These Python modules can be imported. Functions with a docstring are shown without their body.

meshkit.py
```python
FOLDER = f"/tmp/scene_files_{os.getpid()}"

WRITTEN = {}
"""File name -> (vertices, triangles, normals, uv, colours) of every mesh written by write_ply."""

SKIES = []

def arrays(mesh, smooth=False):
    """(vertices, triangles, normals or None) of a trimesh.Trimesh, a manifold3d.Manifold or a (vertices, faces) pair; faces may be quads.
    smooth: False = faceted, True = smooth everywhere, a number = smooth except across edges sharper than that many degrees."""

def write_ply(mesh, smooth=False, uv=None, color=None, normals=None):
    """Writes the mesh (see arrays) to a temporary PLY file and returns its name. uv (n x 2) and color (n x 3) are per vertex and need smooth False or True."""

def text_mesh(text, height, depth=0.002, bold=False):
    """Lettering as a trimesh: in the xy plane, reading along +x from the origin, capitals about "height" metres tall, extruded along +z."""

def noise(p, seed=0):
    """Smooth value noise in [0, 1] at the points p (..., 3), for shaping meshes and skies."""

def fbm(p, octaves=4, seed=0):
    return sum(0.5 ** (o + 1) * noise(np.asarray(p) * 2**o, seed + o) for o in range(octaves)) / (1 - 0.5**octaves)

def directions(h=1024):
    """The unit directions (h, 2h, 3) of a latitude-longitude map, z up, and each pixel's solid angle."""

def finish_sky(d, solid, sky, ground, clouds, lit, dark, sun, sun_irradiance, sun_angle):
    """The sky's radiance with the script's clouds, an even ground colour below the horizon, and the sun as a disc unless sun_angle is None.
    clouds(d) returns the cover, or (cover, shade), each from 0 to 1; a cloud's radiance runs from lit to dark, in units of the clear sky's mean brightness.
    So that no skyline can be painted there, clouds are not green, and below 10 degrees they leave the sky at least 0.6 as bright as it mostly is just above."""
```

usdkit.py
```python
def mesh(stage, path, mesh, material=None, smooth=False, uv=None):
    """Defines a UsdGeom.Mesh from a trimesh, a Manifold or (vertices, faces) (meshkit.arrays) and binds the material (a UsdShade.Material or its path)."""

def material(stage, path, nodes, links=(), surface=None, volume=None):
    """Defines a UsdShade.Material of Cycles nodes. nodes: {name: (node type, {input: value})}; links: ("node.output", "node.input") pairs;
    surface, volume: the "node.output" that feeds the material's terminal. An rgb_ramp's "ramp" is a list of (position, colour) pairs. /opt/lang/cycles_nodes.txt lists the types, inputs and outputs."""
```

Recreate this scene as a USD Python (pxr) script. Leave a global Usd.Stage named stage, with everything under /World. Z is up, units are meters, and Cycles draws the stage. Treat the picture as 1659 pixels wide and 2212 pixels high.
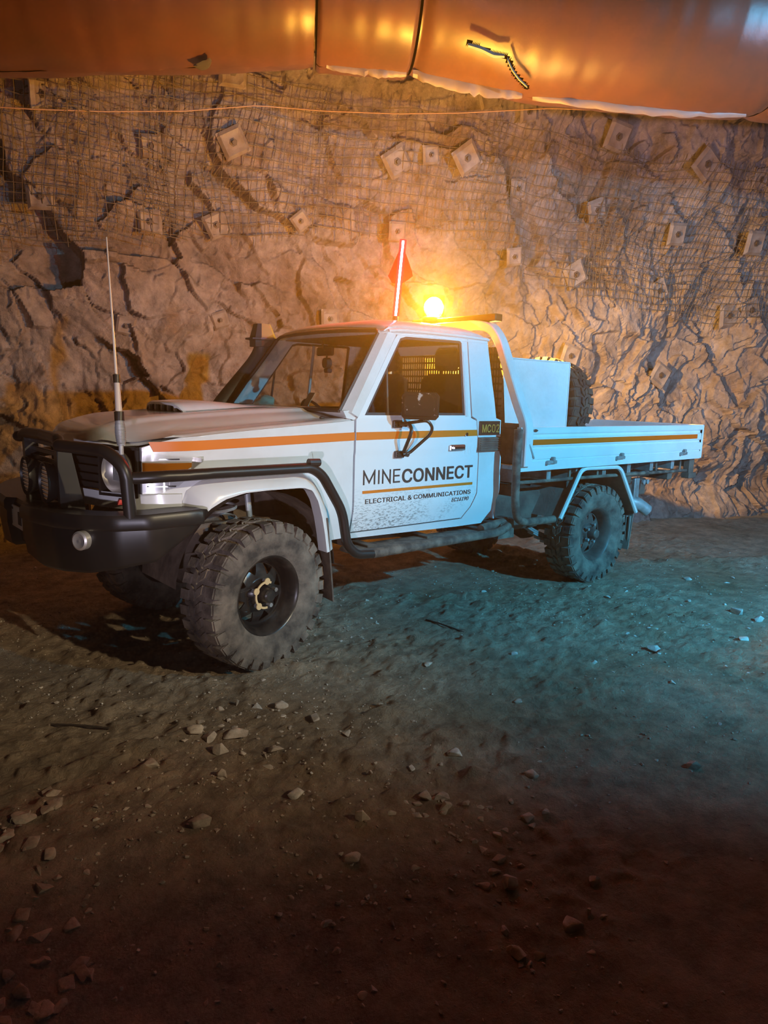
import math, random
import numpy as np, trimesh, usdkit, meshkit
import shapely.geometry as sg
import shapely.affinity as sa
from scipy.spatial import cKDTree
from pxr import Usd, UsdGeom, UsdLux, UsdShade, Gf, Sdf, Vt

stage = Usd.Stage.CreateInMemory()
UsdGeom.SetStageUpAxis(stage, UsdGeom.Tokens.z)
UsdGeom.SetStageMetersPerUnit(stage, 1.0)
UsdGeom.Xform.Define(stage, '/World'); UsdGeom.Scope.Define(stage, '/World/Looks')
V = np.array
# ---------------------------------------------------------------- camera (solved from the wheels, door and tray lines)
PW, PH = 1659, 2212
FPX, CAM, YAW, PITCH, ROLL = 1546.513, V([-1.9696, -4.1356, 1.5103]), -0.7095, -0.1644, 0.0284
_f = V([-math.sin(YAW)*math.cos(PITCH), math.cos(YAW)*math.cos(PITCH), math.sin(PITCH)])
_r = V([math.cos(YAW), math.sin(YAW), 0.0]); _u = np.cross(_r, _f)
RGT = _r*math.cos(ROLL)+_u*math.sin(ROLL); UPV = -_r*math.sin(ROLL)+_u*math.cos(ROLL); FWD = _f
cam = UsdGeom.Camera.Define(stage, '/World/camera')
M4 = np.eye(4); M4[0, :3] = RGT; M4[1, :3] = UPV; M4[2, :3] = -FWD; M4[3, :3] = CAM
cam.AddTransformOp().Set(Gf.Matrix4d(*M4.ravel().tolist()))
cam.CreateHorizontalApertureAttr(36.0); cam.CreateVerticalApertureAttr(36.0*PH/PW)
cam.CreateFocalLengthAttr(36.0*FPX/PW); cam.CreateClippingRangeAttr(Gf.Vec2f(0.05, 200))
EXPOSURE = 0.0
cam.CreateExposureAttr(EXPOSURE)

# ---------------------------------------------------------------- lights: unseen lamps out of view, placed by what they light, then the beacon
def spot(name, pos, aim, color, power, angle, soft, radius=0.05):
    l = UsdLux.SphereLight.Define(stage, '/World/'+name)
    d = V(aim, float)-V(pos, float); d /= np.linalg.norm(d)
    s = np.cross(d, [0, 0, 1.]); s /= np.linalg.norm(s); u = np.cross(s, d)
    m = np.eye(4); m[0, :3] = s; m[1, :3] = u; m[2, :3] = -d; m[3, :3] = pos
    l.AddTransformOp().Set(Gf.Matrix4d(*m.ravel().tolist()))
    l.CreateRadiusAttr(radius); l.CreateColorAttr(Gf.Vec3f(*color)); l.CreateIntensityAttr(power)
    l.CreateNormalizeAttr(True)
    sh = UsdLux.ShapingAPI.Apply(l.GetPrim()); sh.CreateShapingConeAngleAttr(angle); sh.CreateShapingConeSoftnessAttr(soft)
    return l
def bulb(name, pos, color, power, radius):
    l = UsdLux.SphereLight.Define(stage, '/World/'+name); l.AddTranslateOp().Set(Gf.Vec3d(*map(float, pos)))
    l.CreateRadiusAttr(radius); l.CreateColorAttr(Gf.Vec3f(*color)); l.CreateIntensityAttr(power); l.CreateNormalizeAttr(True)
    return l
spot('unseen_cyan_lamp_light', (2.7, -6.3, 3.0), (4.4, -0.9, 0.8), (0.09, 0.58, 1.0), 690, 51, 1.0)  # out of view, placed to light door, tray and right floor in cyan
spot('unseen_wall_lamp_light', (3.3, -6.3, 2.1), (7.4, 1.2, 3.6), (0.66, 0.62, 1.0), 330, 42, 1.0)  # unseen lamp, placed to light the upper right wall
spot('unseen_warm_lamp_light', (1.3, -6.5, 3.0), (-0.4, -0.8, 1.25), (1.0, 0.80, 0.50), 270, 21.5, 1.0)  # unseen warm spot, placed to brighten the front wing and near floor
spot('unseen_low_lamp_light', (-2.5, -4.35, 0.50), (2.9, 3.0, 3.0), (0.84, 0.78, 1.0), 115, 24, 1.0)  # unseen low lamp, throws bonnet and snorkel shadows on the wall
BEACON = CAM+(2.08-CAM[0])/(_bv := FWD+RGT*(937-PW/2)/FPX-UPV*(662-PH/2)/FPX)[0]*_bv   # on the light bar behind the cab
bulb('beacon_light', BEACON, (1.0, 0.54, 0.06), 130, 0.078)
spot('unseen_beacon_spot_light', BEACON+V([.09, .0, 0]), (7.0, -0.2, 0.3), (1.0, 0.56, 0.12), 900, 52, 1.0, .03)  # unseen spot beside the beacon, lights the right wall and floor

# ---------------------------------------------------------------- helpers: prims
_used = {}
def path_for(name, parent):
    base = (str(parent.GetPath()) if parent is not None else '/World')
    k = (base, name); n = _used.get(k, 0); _used[k] = n+1
    return f'{base}/{name}' if n == 0 else f'{base}/{name}_{n:03d}'
def tag(p, label=None, cat=None, group=None, kind=None):
    for k, v in (('label', label), ('category', cat), ('group', group), ('kind', kind)):
        if v: p.SetCustomDataByKey(k, v)
    return p
def obj(name, mesh, m, parent=None, label=None, cat=None, group=None, kind=None, smooth=35, uv=None):
    g = usdkit.mesh(stage, path_for(name, parent), mesh, LOOK[m], smooth=smooth, uv=uv)
    return tag(g.GetPrim(), label, cat, group, kind)
def thing(name, label, cat, group=None, loc=(0, 0, 0)):
    x = UsdGeom.Xform.Define(stage, path_for(name, None))
    x.AddTranslateOp().Set(Gf.Vec3d(*map(float, loc)))
    return tag(x.GetPrim(), label, cat, group)
# ---------------------------------------------------------------- helpers: pixels to points
def ray(px):
    return FWD+RGT*(px[0]-PW/2)/FPX-UPV*(px[1]-PH/2)/FPX
def at(px, ax, val):
    v = ray(px); return CAM+v*(val-CAM[ax])/v[ax]
def proj(P):
    q = np.atleast_2d(P)-CAM; z = q@FWD
    return np.stack([PW/2+FPX*(q@RGT)/z, PH/2-FPX*(q@UPV)/z, z], 1)
# ---------------------------------------------------------------- helpers: meshes
cat = trimesh.util.concatenate
def mir(m):
    m = m.copy(); m.apply_scale([1, -1, 1])
    return trimesh.Trimesh(m.vertices, m.faces[:, ::-1] if np.linalg.det(np.diag([1, -1, 1])) > 0 else m.faces, process=False)
def cbox(x0, x1, y0, y1, z0, z1, c=0.006):
    x0, x1 = min(x0, x1), max(x0, x1); y0, y1 = min(y0, y1), max(y0, y1); z0, z1 = min(z0, z1), max(z0, z1)
    c = min(c, (x1-x0)*.45, (y1-y0)*.45, (z1-z0)*.45)
    P = []
    for sx in (0, 1):
        for sy in (0, 1):
            for sz in (0, 1):
                X, Y, Z = (x0, x1)[sx], (y0, y1)[sy], (z0, z1)[sz]
                dx, dy, dz = c*(1-2*sx), c*(1-2*sy), c*(1-2*sz)
                P += [(X, Y+dy, Z+dz), (X+dx, Y, Z+dz), (X+dx, Y+dy, Z)]
    return trimesh.convex.convex_hull(V(P))
def hull(P): return trimesh.convex.convex_hull(V(P, float))
def fillet(P, r, n=5):
    P = [V(p, float) for p in P]; out = [P[0]]
    for a, b, c in zip(P[:-2], P[1:-1], P[2:]):
        u, v = a-b, c-b; lu, lv = np.linalg.norm(u), np.linalg.norm(v); d = min(r, lu*.45, lv*.45)
        A, C = b+u/lu*d, b+v/lv*d
        for t in np.linspace(0, 1, n+1): out.append((1-t)**2*A+2*t*(1-t)*b+t*t*C)
    out.append(P[-1]); return V(out)
def tube(P, r, seg=10, fil=0, shape=None, caps=True):
    P = fillet(P, fil) if fil else V(P, float)
    T = np.gradient(P, axis=0); T /= np.linalg.norm(T, axis=1)[:, None]
    n = np.cross(T[0], [0, 0, 1.]) if abs(T[0][2]) < .9 else np.cross(T[0], [0, 1., 0])
    n /= np.linalg.norm(n); rows = []
    rr = np.interp(np.linspace(0, 1, len(P)), np.linspace(0, 1, len(r)), r) if np.ndim(r) else np.full(len(P), r)
    th = np.linspace(0, 2*np.pi, seg, endpoint=False)
    sh = V([[np.cos(a), np.sin(a)] for a in th]) if shape is None else V(shape)
    for k in range(len(P)):
        n = n-T[k]*(n@T[k]); n /= np.linalg.norm(n); b = np.cross(T[k], n)
        rows.append(P[k]+rr[k]*(sh[:, :1]*n+sh[:, 1:]*b))
    m = len(sh); v = np.vstack(rows); f = []
    for k in range(len(P)-1):
        for j in range(m):
            a, b, c, d = k*m+j, k*m+(j+1) % m, (k+1)*m+(j+1) % m, (k+1)*m+j
            f += [(a, b, c), (a, c, d)]
    if caps:
        v = np.vstack([v, P[:1], P[-1:]]); e = len(P)*m
        for j in range(m):
            f += [(e, (j+1) % m, j), (e+1, (len(P)-1)*m+j, (len(P)-1)*m+(j+1) % m)]
    t = trimesh.Trimesh(v, V(f), process=False)
    return t
RECT = lambda a, b: [(-a, -b), (a, -b), (a, b), (-a, b)]
def lathe(prof, seg=48, axis='y', c=(0, 0, 0)):
    """profile of (radius, height along axis)"""
    prof = V(prof, float); th = np.linspace(0, 2*np.pi, seg, endpoint=False)
    v = np.vstack([np.stack([r*np.cos(th), np.full(seg, h), r*np.sin(th)], 1) for r, h in prof])
    if axis == 'z': v = v[:, [0, 2, 1]]*[1, 1, 1]
    if axis == 'x': v = v[:, [1, 0, 2]]
    f = []
    for k in range(len(prof)-1):
        for j in range(seg):
            a, b, c2, d = k*seg+j, k*seg+(j+1) % seg, (k+1)*seg+(j+1) % seg, (k+1)*seg+j
            f += [(a, b, c2), (a, c2, d)]
    m = trimesh.Trimesh(v+V(c), V(f), process=False)
    return m
def grid(P, closed=False):
    """P (n, m, 3) -> mesh"""
    n, m = P.shape[:2]; i = np.arange(n*m).reshape(n, m)
    if closed: i = np.hstack([i, i[:, :1]])
    a, b, c, d = i[:-1, :-1].ravel(), i[:-1, 1:].ravel(), i[1:, 1:].ravel(), i[1:, :-1].ravel()
    return trimesh.Trimesh(P.reshape(-1, 3), np.vstack([np.stack([a, b, c], 1), np.stack([a, c, d], 1)]), process=False)
def panel(poly, fmap, th, size=0.12, rnd=0):
    """polygon (with holes) in 2-D, mapped by fmap(u, v) -> xyz, thickened by the vector th"""
    poly = poly if isinstance(poly, sg.Polygon) else sg.Polygon(poly)
    if rnd: poly = poly.buffer(-rnd).buffer(2*rnd).buffer(-rnd)
    v, f = trimesh.creation.triangulate_polygon(poly, engine='earcut')
    v, f = V(v)[:, :2], V(f)
    v3, f = trimesh.remesh.subdivide_to_size(np.column_stack([v, np.zeros(len(v))]), f, size, max_iter=12)
    t = trimesh.Trimesh(v3, f, process=True); v3, f = V(t.vertices), V(t.faces)
    a = v3[f]; area = np.cross(a[:, 1]-a[:, 0], a[:, 2]-a[:, 0])[:, 2]
    f = f[np.abs(area) > 1e-12]; area = area[np.abs(area) > 1e-12]
    f = np.where((area < 0)[:, None], f[:, ::-1], f)
    A = V([fmap(*p[:2]) for p in v3]); n = len(A)
    B = A+V(th)
    e = np.vstack([f[:, [0, 1]], f[:, [1, 2]], f[:, [2, 0]]])
    key = {tuple(x) for x in e.tolist()}
    be = [x for x in e.tolist() if (x[1], x[0]) not in key]
    side = []
    for p, q in be: side += [(q, p, p+n), (q, p+n, q+n)]
    m = trimesh.Trimesh(np.vstack([A, B]), np.vstack([f, f[:, ::-1]+n, V(side)]), process=False)
    if m.volume < 0: m.invert()
    return m
def loft(sections):
    """closed polygon sections, joined and capped"""
    S = V(sections, float); n, m = S.shape[:2]
    g = grid(S, closed=True); f = g.faces.tolist()
    for k in range(1, m-1): f += [(0, k+1, k), ((n-1)*m, (n-1)*m+k, (n-1)*m+k+1)]
    t = trimesh.Trimesh(g.vertices, V(f), process=False)
    if t.volume < 0: t.invert()
    return t
def ss(a, b, x):
    t = np.clip((np.asarray(x, float)-a)/(b-a), 0, 1); return t*t*(3-2*t)
def rotz(m, a, c=(0, 0, 0)):
    m = m.copy(); m.apply_transform(trimesh.transformations.rotation_matrix(a, [0, 0, 1], c)); return m
def move(m, d): m = m.copy(); m.apply_translation(d); return m

# ---------------------------------------------------------------- materials
LOOK = {}
def mat(name, color, rough=0.5, metal=0.0, spec=0.5, color2=None, nscale=6, bump=0.0, bscale=40, lo=.35, hi=.65, extra=None, detail=5):
    n = {'p': ('principled_bsdf', {'base_color': color, 'roughness': rough, 'metallic': metal, 'specular_ior_level': spec, **(extra or {})}),
         'g': ('texture_coordinate', {})}
    l = []
    if color2 is not None:
        n['n'] = ('noise_texture', {'scale': nscale, 'detail': detail, 'roughness': .6})
        n['r'] = ('rgb_ramp', {'ramp': [(0, color), (lo, color), (hi, color2), (1, color2)]})
        l += [('g.object', 'n.vector'), ('n.fac', 'r.fac'), ('r.color', 'p.base_color')]
    if bump:
        n['bn'] = ('noise_texture', {'scale': bscale, 'detail': 6, 'roughness': .65})
        n['b'] = ('bump', {'strength': bump, 'distance': 0.01})
        l += [('g.object', 'bn.vector'), ('bn.fac', 'b.height'), ('b.normal', 'p.normal')]
    LOOK[name] = usdkit.material(stage, '/World/Looks/'+name, n, l, surface='p.BSDF')
mat('white_paint', (.80, .80, .80), .22, extra={'coat_weight': .6, 'coat_roughness': .08}, color2=(.70, .69, .67), nscale=3, lo=.45, hi=.75)
mat('amber_stripe', (.76, .19, .010), .4)
mat('lettering', (.055, .035, .025), .5)
mat('amber_letter', (.76, .20, .012), .4)
mat('sign_letter', (.58, .27, .05), .45)
mat('tray_stripe_cyan_lit', (.80, .125, .008), .4)  # same amber vinyl, colour shifted redder to offset the cyan light
mat('sign_black', (.03, .02, .012), .4)
mat('black_trim', (.022, .02, .02), .5, color2=(.06, .045, .035), nscale=5, lo=.4, hi=.8)
mat('bar_black', (.018, .016, .015), .38, color2=(.05, .035, .025), nscale=4, lo=.5, hi=.9)
mat('muddy_bar', (.07, .055, .045), .7, color2=(.22, .17, .13), nscale=14, lo=.4, hi=.65, bump=.3)
mat('muddy_black', (.06, .048, .04), .8, color2=(.2, .155, .12), nscale=9, lo=.35, hi=.75, bump=.4, bscale=30)
mat('lit_guard_sheet', (.20, .17, .15), .7, color2=(.30, .26, .22), nscale=6, bump=.3)  # base lightened to stand for light on the rear guard and flap
mat('snorkel_plastic', (.045, .05, .05), .55)
mat('rubber', (.05, .043, .038), .85, color2=(.26, .21, .165), nscale=8, lo=.34, hi=.68, bump=.7, bscale=32)
mat('rubber_dark', (.03, .027, .024), .8, color2=(.12, .09, .06), nscale=10, lo=.4, hi=.75, bump=.4, bscale=35)
mat('rim_black', (.02, .018, .017), .3, color2=(.09, .07, .055), nscale=7, lo=.45, hi=.8)
mat('rim_dusty', (.07, .058, .05), .5, color2=(.16, .13, .11), nscale=8, lo=.4, hi=.7)
mat('chrome', (.8, .8, .8), .15, 1.0)
mat('reflector', (.82, .78, .72), .38, .75)
mat('gold_lit_optic', (.75, .64, .48), .35, .35)  # gold of reflected light put into the base colour
mat('brass_ring', (.75, .52, .26), .5)
mat('galv', (.42, .44, .45), .5, .3, color2=(.25, .22, .2), nscale=8)
mat('chassis', (.05, .04, .033), .75, color2=(.17, .125, .095), nscale=5, lo=.35, hi=.7, bump=.3)
mat('dash', (.035, .028, .022), .7)
mat('seat_fabric', (.06, .045, .035), .9, color2=(.09, .07, .05), nscale=12)
mat('paper', (.62, .52, .36), .8)
mat('red_lens', (.55, .02, .02), .25)
mat('amber_lens', (.7, .22, .02), .15)
mat('plate_white', (.62, .6, .52), .5)
mat('steel_wire', (.20, .15, .11), .6, .4)
mat('plate_steel', (.31, .25, .22), .65, .15, color2=(.22, .15, .11), nscale=9, lo=.4, hi=.7, bump=.25, bscale=30)
mat('bolt_dark', (.12, .085, .065), .6, .4)
mat('duct_fabric', (.14, .052, .028), .36, color2=(.10, .045, .028), nscale=1.6, lo=.4, hi=.7, bump=.12, bscale=14)
mat('duct_hem', (.24, .17, .14), .5)
mat('duct_tear', (.34, .34, .30), .7)
mat('duct_inner', (.06, .05, .04), .9)
mat('cable', (.62, .36, .22), .5)
mat('whip_base', (.05, .05, .05), .5)
LOOK['flag'] = usdkit.material(stage, '/World/Looks/flag', {'d': ('diffuse_bsdf', {'color': (.85, .02, .04)}), 't': ('translucent_bsdf', {'color': (.9, .03, .06)}), 'm': ('mix_closure', {'fac': .5})}, [('d.BSDF', 'm.closure1'), ('t.BSDF', 'm.closure2')], surface='m.closure')
mat('aerial_cable', (.60, .50, .42), .4)
mat('mirror_back', (.03, .024, .018), .7, spec=.2, color2=(.55, .5, .45), nscale=13, lo=.58, hi=.63, detail=8)
mat('twig', (.05, .035, .025), .8)
def emissive(name, color, strength):
    LOOK[name] = usdkit.material(stage, '/World/Looks/'+name, {'e': ('emission', {'color': color, 'strength': strength})}, [], surface='e.emission')
emissive('whip_led', (1.0, .006, .010), 950)
LOOK['whip_halo_sleeve'] = usdkit.material(stage, '/World/Looks/whip_halo_sleeve', {'e': ('emission', {'color': (1, .01, .03), 'strength': 5}), 't': ('transparent_bsdf', {'color': (1, .5, .5)}), 'm': ('mix_closure', {'fac': .35})}, [('t.BSDF', 'm.closure1'), ('e.emission', 'm.closure2')], surface='m.closure')  # self-glowing sleeve that draws the red halo round the rod
emissive('beacon_glow', (1.0, .62, .16), 120)
def pane(name, tint, gloss=1.0):
    LOOK[name] = usdkit.material(stage, '/World/Looks/'+name, {
        't': ('transparent_bsdf', {'color': tint}), 'g': ('glossy_bsdf', {'color': (gloss,)*3, 'roughness': .03}),
        'f': ('layer_weight', {'blend': .5}), 'pw': ('math', {'math_type': 'power', 'value2': 4.5}), 'ma': ('math', {'math_type': 'multiply_add', 'value2': .9, 'value3': .035}), 'm': ('mix_closure', {})},
        [('f.facing', 'pw.value1'), ('pw.value', 'ma.value1'), ('ma.value', 'm.fac'), ('t.BSDF', 'm.closure1'), ('g.BSDF', 'm.closure2')], surface='m.closure')
pane('glass', (.95, .96, .94), .8); pane('lens_clear', (.93, .93, .93), 1.0); pane('beacon_lens', (1, .80, .40), .5)
# muddy white: spatter on the lower body panels
LOOK['door_paint'] = usdkit.material(stage, '/World/Looks/door_paint', {
    'g': ('texture_coordinate', {}), 'p': ('principled_bsdf', {'roughness': .34}),
    'mp': ('mapping', {'scale': (38, 38, 105), 'rotation': (0, .5, 0)}), 'n': ('noise_texture', {'scale': 1.0, 'detail': 6, 'roughness': .7}),
    'r': ('rgb_ramp', {'ramp': [(0, (0, 0, 0)), (.51, (0, 0, 0)), (.57, (1, 1, 1)), (1, (1, 1, 1))]}),
    'sx': ('separate_xyz', {}), 'mr': ('map_range', {'from_min': .96, 'from_max': .72, 'to_min': 0, 'to_max': .85, 'clamp': True}),
    'n2': ('noise_texture', {'scale': 3.2, 'detail': 3}), 'mr2': ('map_range', {'from_min': .42, 'from_max': .6, 'to_min': 0, 'to_max': 1, 'clamp': True}),
    'm1': ('math', {'math_type': 'multiply'}), 'm2': ('math', {'math_type': 'multiply'}),
    'mx': ('mix', {'color1': (.80, .80, .80), 'color2': (.20, .19, .18)})},
    [('g.object', 'mp.vector'), ('mp.vector', 'n.vector'), ('n.fac', 'r.fac'), ('g.object', 'sx.vector'), ('sx.z', 'mr.value'),
     ('g.object', 'n2.vector'), ('n2.fac', 'mr2.value'), ('r.color', 'm1.value1'), ('mr.result', 'm1.value2'),
     ('m1.value', 'm2.value1'), ('mr2.result', 'm2.value2'), ('m2.value', 'mx.fac'), ('mx.color', 'p.base_color')], surface='p.BSDF')
def earth(name, cols, s1, s2, bump, bdist, rough=.92, tone=.5, bs=9):
    LOOK[name] = usdkit.material(stage, '/World/Looks/'+name, {
        'g': ('geometry', {}), 'n1': ('noise_texture', {'scale': s1, 'detail': 6, 'roughness': .62}),
        'n2': ('noise_texture', {'scale': s2, 'detail': 5, 'roughness': .7}),
        'r': ('rgb_ramp', {'ramp': [(.28, cols[0]), (.45, cols[1]), (.58, cols[2]), (.72, cols[3])]}),
        'r2': ('rgb_ramp', {'ramp': [(.3, (tone,)*3), (.7, (1.25,)*3)]}),
        'mx': ('mix', {'mix_type': 'multiply', 'fac': 1.0}),
        'b1': ('noise_texture', {'scale': bs, 'detail': 9, 'roughness': .72}), 'bu': ('bump', {'strength': bump, 'distance': bdist}),
        'p': ('principled_bsdf', {'roughness': rough, 'specular_ior_level': .25})},
        [('g.position', 'n1.vector'), ('g.position', 'n2.vector'), ('g.position', 'b1.vector'), ('n1.fac', 'r.fac'), ('n2.fac', 'r2.fac'),
         ('r.color', 'mx.color1'), ('r2.color', 'mx.color2'), ('mx.color', 'p.base_color'), ('b1.fac', 'bu.height'), ('bu.normal', 'p.normal')], surface='p.BSDF')
earth('rock', [(.23, .15, .115), (.36, .27, .23), (.42, .34, .31), (.30, .19, .13)], .9, 5, .9, .05)
earth('soil', [(.42, .29, .17), (.55, .41, .28), (.66, .52, .38), (.48, .335, .21)], .8, 7, 1.0, .07, bs=18)
earth('darkened_roof_rock', [(.10, .07, .05), (.15, .11, .09), (.18, .14, .12), (.12, .085, .06)], .9, 5, .9, .05)  # for the unseen roof, toned darker to cut bounce light below
earth('stone', [(.36, .28, .22), (.50, .41, .33), (.60, .51, .43), (.44, .34, .28)], 5, 14, .5, .01, bs=30)
earth('pale_stone', [(.58, .53, .48), (.68, .63, .57), (.74, .69, .64), (.62, .56, .5)], 5, 14, .4, .01, bs=30)
#SECTIONS
# ================================================================ SETTING: floor, rock wall, roof
rng = np.random.default_rng(7)
def ground_h(x, y):
    x, y = np.asarray(x, float), np.asarray(y, float)
    p = np.stack([x, y, np.zeros_like(x)], -1)
    h = (meshkit.fbm(p*.55, 3, 11)-.5)*.10
    # drop and low ridge shaped to darken the floor right of the rear wheel
    e = (y+.80+.42*(x-4.2))
    side = ss(3.6, 4.4, x)
    h = h+side*(.03*np.exp(-(e/.22)**2)-.25*ss(.02, .8, e))
    h = h-(1-side)*.12*ss(.9, 2.0, y)
    # loosened broken ground in the left foreground
    w = np.exp(-(((x+1.55)/.35)**2+((y+2.0)/.55)**2))
    # flat where the wheels stand
    for wx in (0, 3.18):
        for wy in (-.78, .78):
            h = h*(1-np.exp(-(((x-wx)/.35)**2+((y-wy)/.3)**2)))
    r = np.abs(meshkit.fbm(p*2.3, 4, 23)-.5)
    h = h+(r-.08)*.018*(.5+ss(.45, .6, meshkit.fbm(p*.5, 2, 77)))
    lump = meshkit.noise(p*9.0, 31); lump2 = meshkit.noise(p*21.0, 37)
    rough = ss(.42, .62, meshkit.fbm(p*.8, 3, 41))
    h = h+rough*(.026*np.maximum(lump-.5, 0)*2+.018*np.maximum(lump2-.55, 0)*2)+.005*lump2+.010*(meshkit.noise(p*33, 43)-.5)*rough
    fx = h+.0
    return fx
rad = np.geomspace(.9, 18, 560); ang = np.linspace(YAW-.88, YAW+.88, 760)
RR, AA = np.meshgrid(rad, ang, indexing='ij')
gx, gy = CAM[0]-np.sin(AA)*RR, CAM[1]+np.cos(AA)*RR
gz = ground_h(gx, gy)
obj('floor', grid(np.stack([gx, gy, gz], -1)[:, ::-1]), 'soil', kind='structure', smooth=True)

W0, WD = V([-.25, 4.0, 0]), V([.95, -.312, 0])/np.linalg.norm([.95, -.312])
WN = V([-WD[1]*-1*-1, 0, 0]); WN = np.cross(WD, [0, 0, 1.]); WN = WN if WN[1] < 0 else -WN   # towards the camera
def cells(s, h, size, amp, tilt, rot, seed, stretch=1.0):
    """broken-rock relief: every Voronoi cell is a plane of its own height and tilt"""
    c, sn = math.cos(rot), math.sin(rot); u = (c*s+sn*h)/size; v = (-sn*s+c*h)/size/stretch
    r = np.random.default_rng(seed); iu, iv = np.floor(u).astype(int), np.floor(v).astype(int)
    lo = V([iu.min()-1, iv.min()-1]); nu, nv = iu.max()-lo[0]+2, iv.max()-lo[1]+2
    ii, jj = np.meshgrid(np.arange(nu), np.arange(nv), indexing='ij')
    pts = np.stack([ii+lo[0]+r.random((nu, nv)), jj+lo[1]+r.random((nu, nv))], -1).reshape(-1, 2)
    off, gr = r.uniform(-1, 1, len(pts)), r.normal(0, 1, (len(pts), 2))
    q = np.stack([u.ravel(), v.ravel()], 1); d, k = cKDTree(pts).query(q)
    out = amp*off[k]+tilt*size*np.sum(gr[k]*(q-pts[k]), 1)
    return out.reshape(s.shape)
def lean(h): return .055*np.maximum(h-1.3, 0)**2+.0*h
def wall_relief(s, h, fine=True):
    p = np.stack([s, h, np.zeros_like(s)], -1)
    ws, wh = s+.5*(meshkit.fbm(p*1.3, 3, 3)-.5), h+.5*(meshkit.fbm(p*1.3, 3, 4)-.5)
    d = (meshkit.fbm(p*.45, 3, 5)-.5)*.9
    if not fine: return d
    ws2, wh2 = ws+.07*(meshkit.fbm(p*5, 2, 8)-.5), wh+.07*(meshkit.fbm(p*5, 2, 9)-.5)
    left = 1-ss(1.0, 3.0, s); right = ss(4.0, 6.5, s)
    d = d+cells(ws, wh, .85, .10, .20, .75, 1, 1.7)*(.55+.75*left)
    d = d+cells(ws2, wh2, .33, .035, .22, .9, 2, 1.6)*(.8+.2*left)
    d = d+cells(ws2, wh2, .17, .035, .28, -.25, 6, 2.4)*(.12+.9*right)
    d = d+cells(ws2+.02*meshkit.noise(p*15, 3), wh2, .085, .009, .22, .4, 3, 1.8)
    d = d+(meshkit.fbm(p*9, 4, 12)-.5)*.035
    return d
S = np.linspace(-6.0, 13.5, 1250); Hh = np.concatenate([np.linspace(-.35, 5.0, 340), np.linspace(5.03, 5.6, 14)])
SS, HH = np.meshgrid(S, Hh, indexing='ij')
def wall_pt(s, h, d): return W0+s[..., None]*WD+(lean(h)+d)[..., None]*WN+h[..., None]*V([0, 0, 1.])
rel = wall_relief(SS, HH)
rel = rel-.30*np.exp(-((HH-.25)/.3)**2)*ss(3, 5, SS)          # undercut at the foot of the wall
wallP = wall_pt(SS, HH, rel)
obj('wall_back', grid(wallP), 'rock', kind='structure', smooth=True)
# roof of the drive: the arch carried on from the wall's top over the vehicle and the camera
cs, ct = np.meshgrid(np.linspace(-6.0, 13.5, 120), np.linspace(0, 1, 60), indexing='ij')
top_lean = float(lean(V(5.6)))
cd = top_lean+ct*9.0; ch = 5.55+1.1*np.sin(ct*np.pi*.9)+(meshkit.fbm(np.stack([cs, cd, cs*0], -1)*.7, 4, 9)-.5)*.5
topd = rel[:, -1]
cd = cd+np.interp(cs, S, topd)*(1-ss(0, .1, ct))
obj('ceiling', grid(W0+cs[..., None]*WD+cd[..., None]*WN+ch[..., None]*V([0, 0, 1.])), 'darkened_roof_rock', kind='structure', smooth=True)
wall_flat = wallP.reshape(-1, 3); wall_px = proj(wall_flat)
_ok = wall_px[:, 2] > .5
wall_tree = cKDTree(wall_px[_ok, :2]); wall_idx = np.nonzero(_ok)[0]
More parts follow.
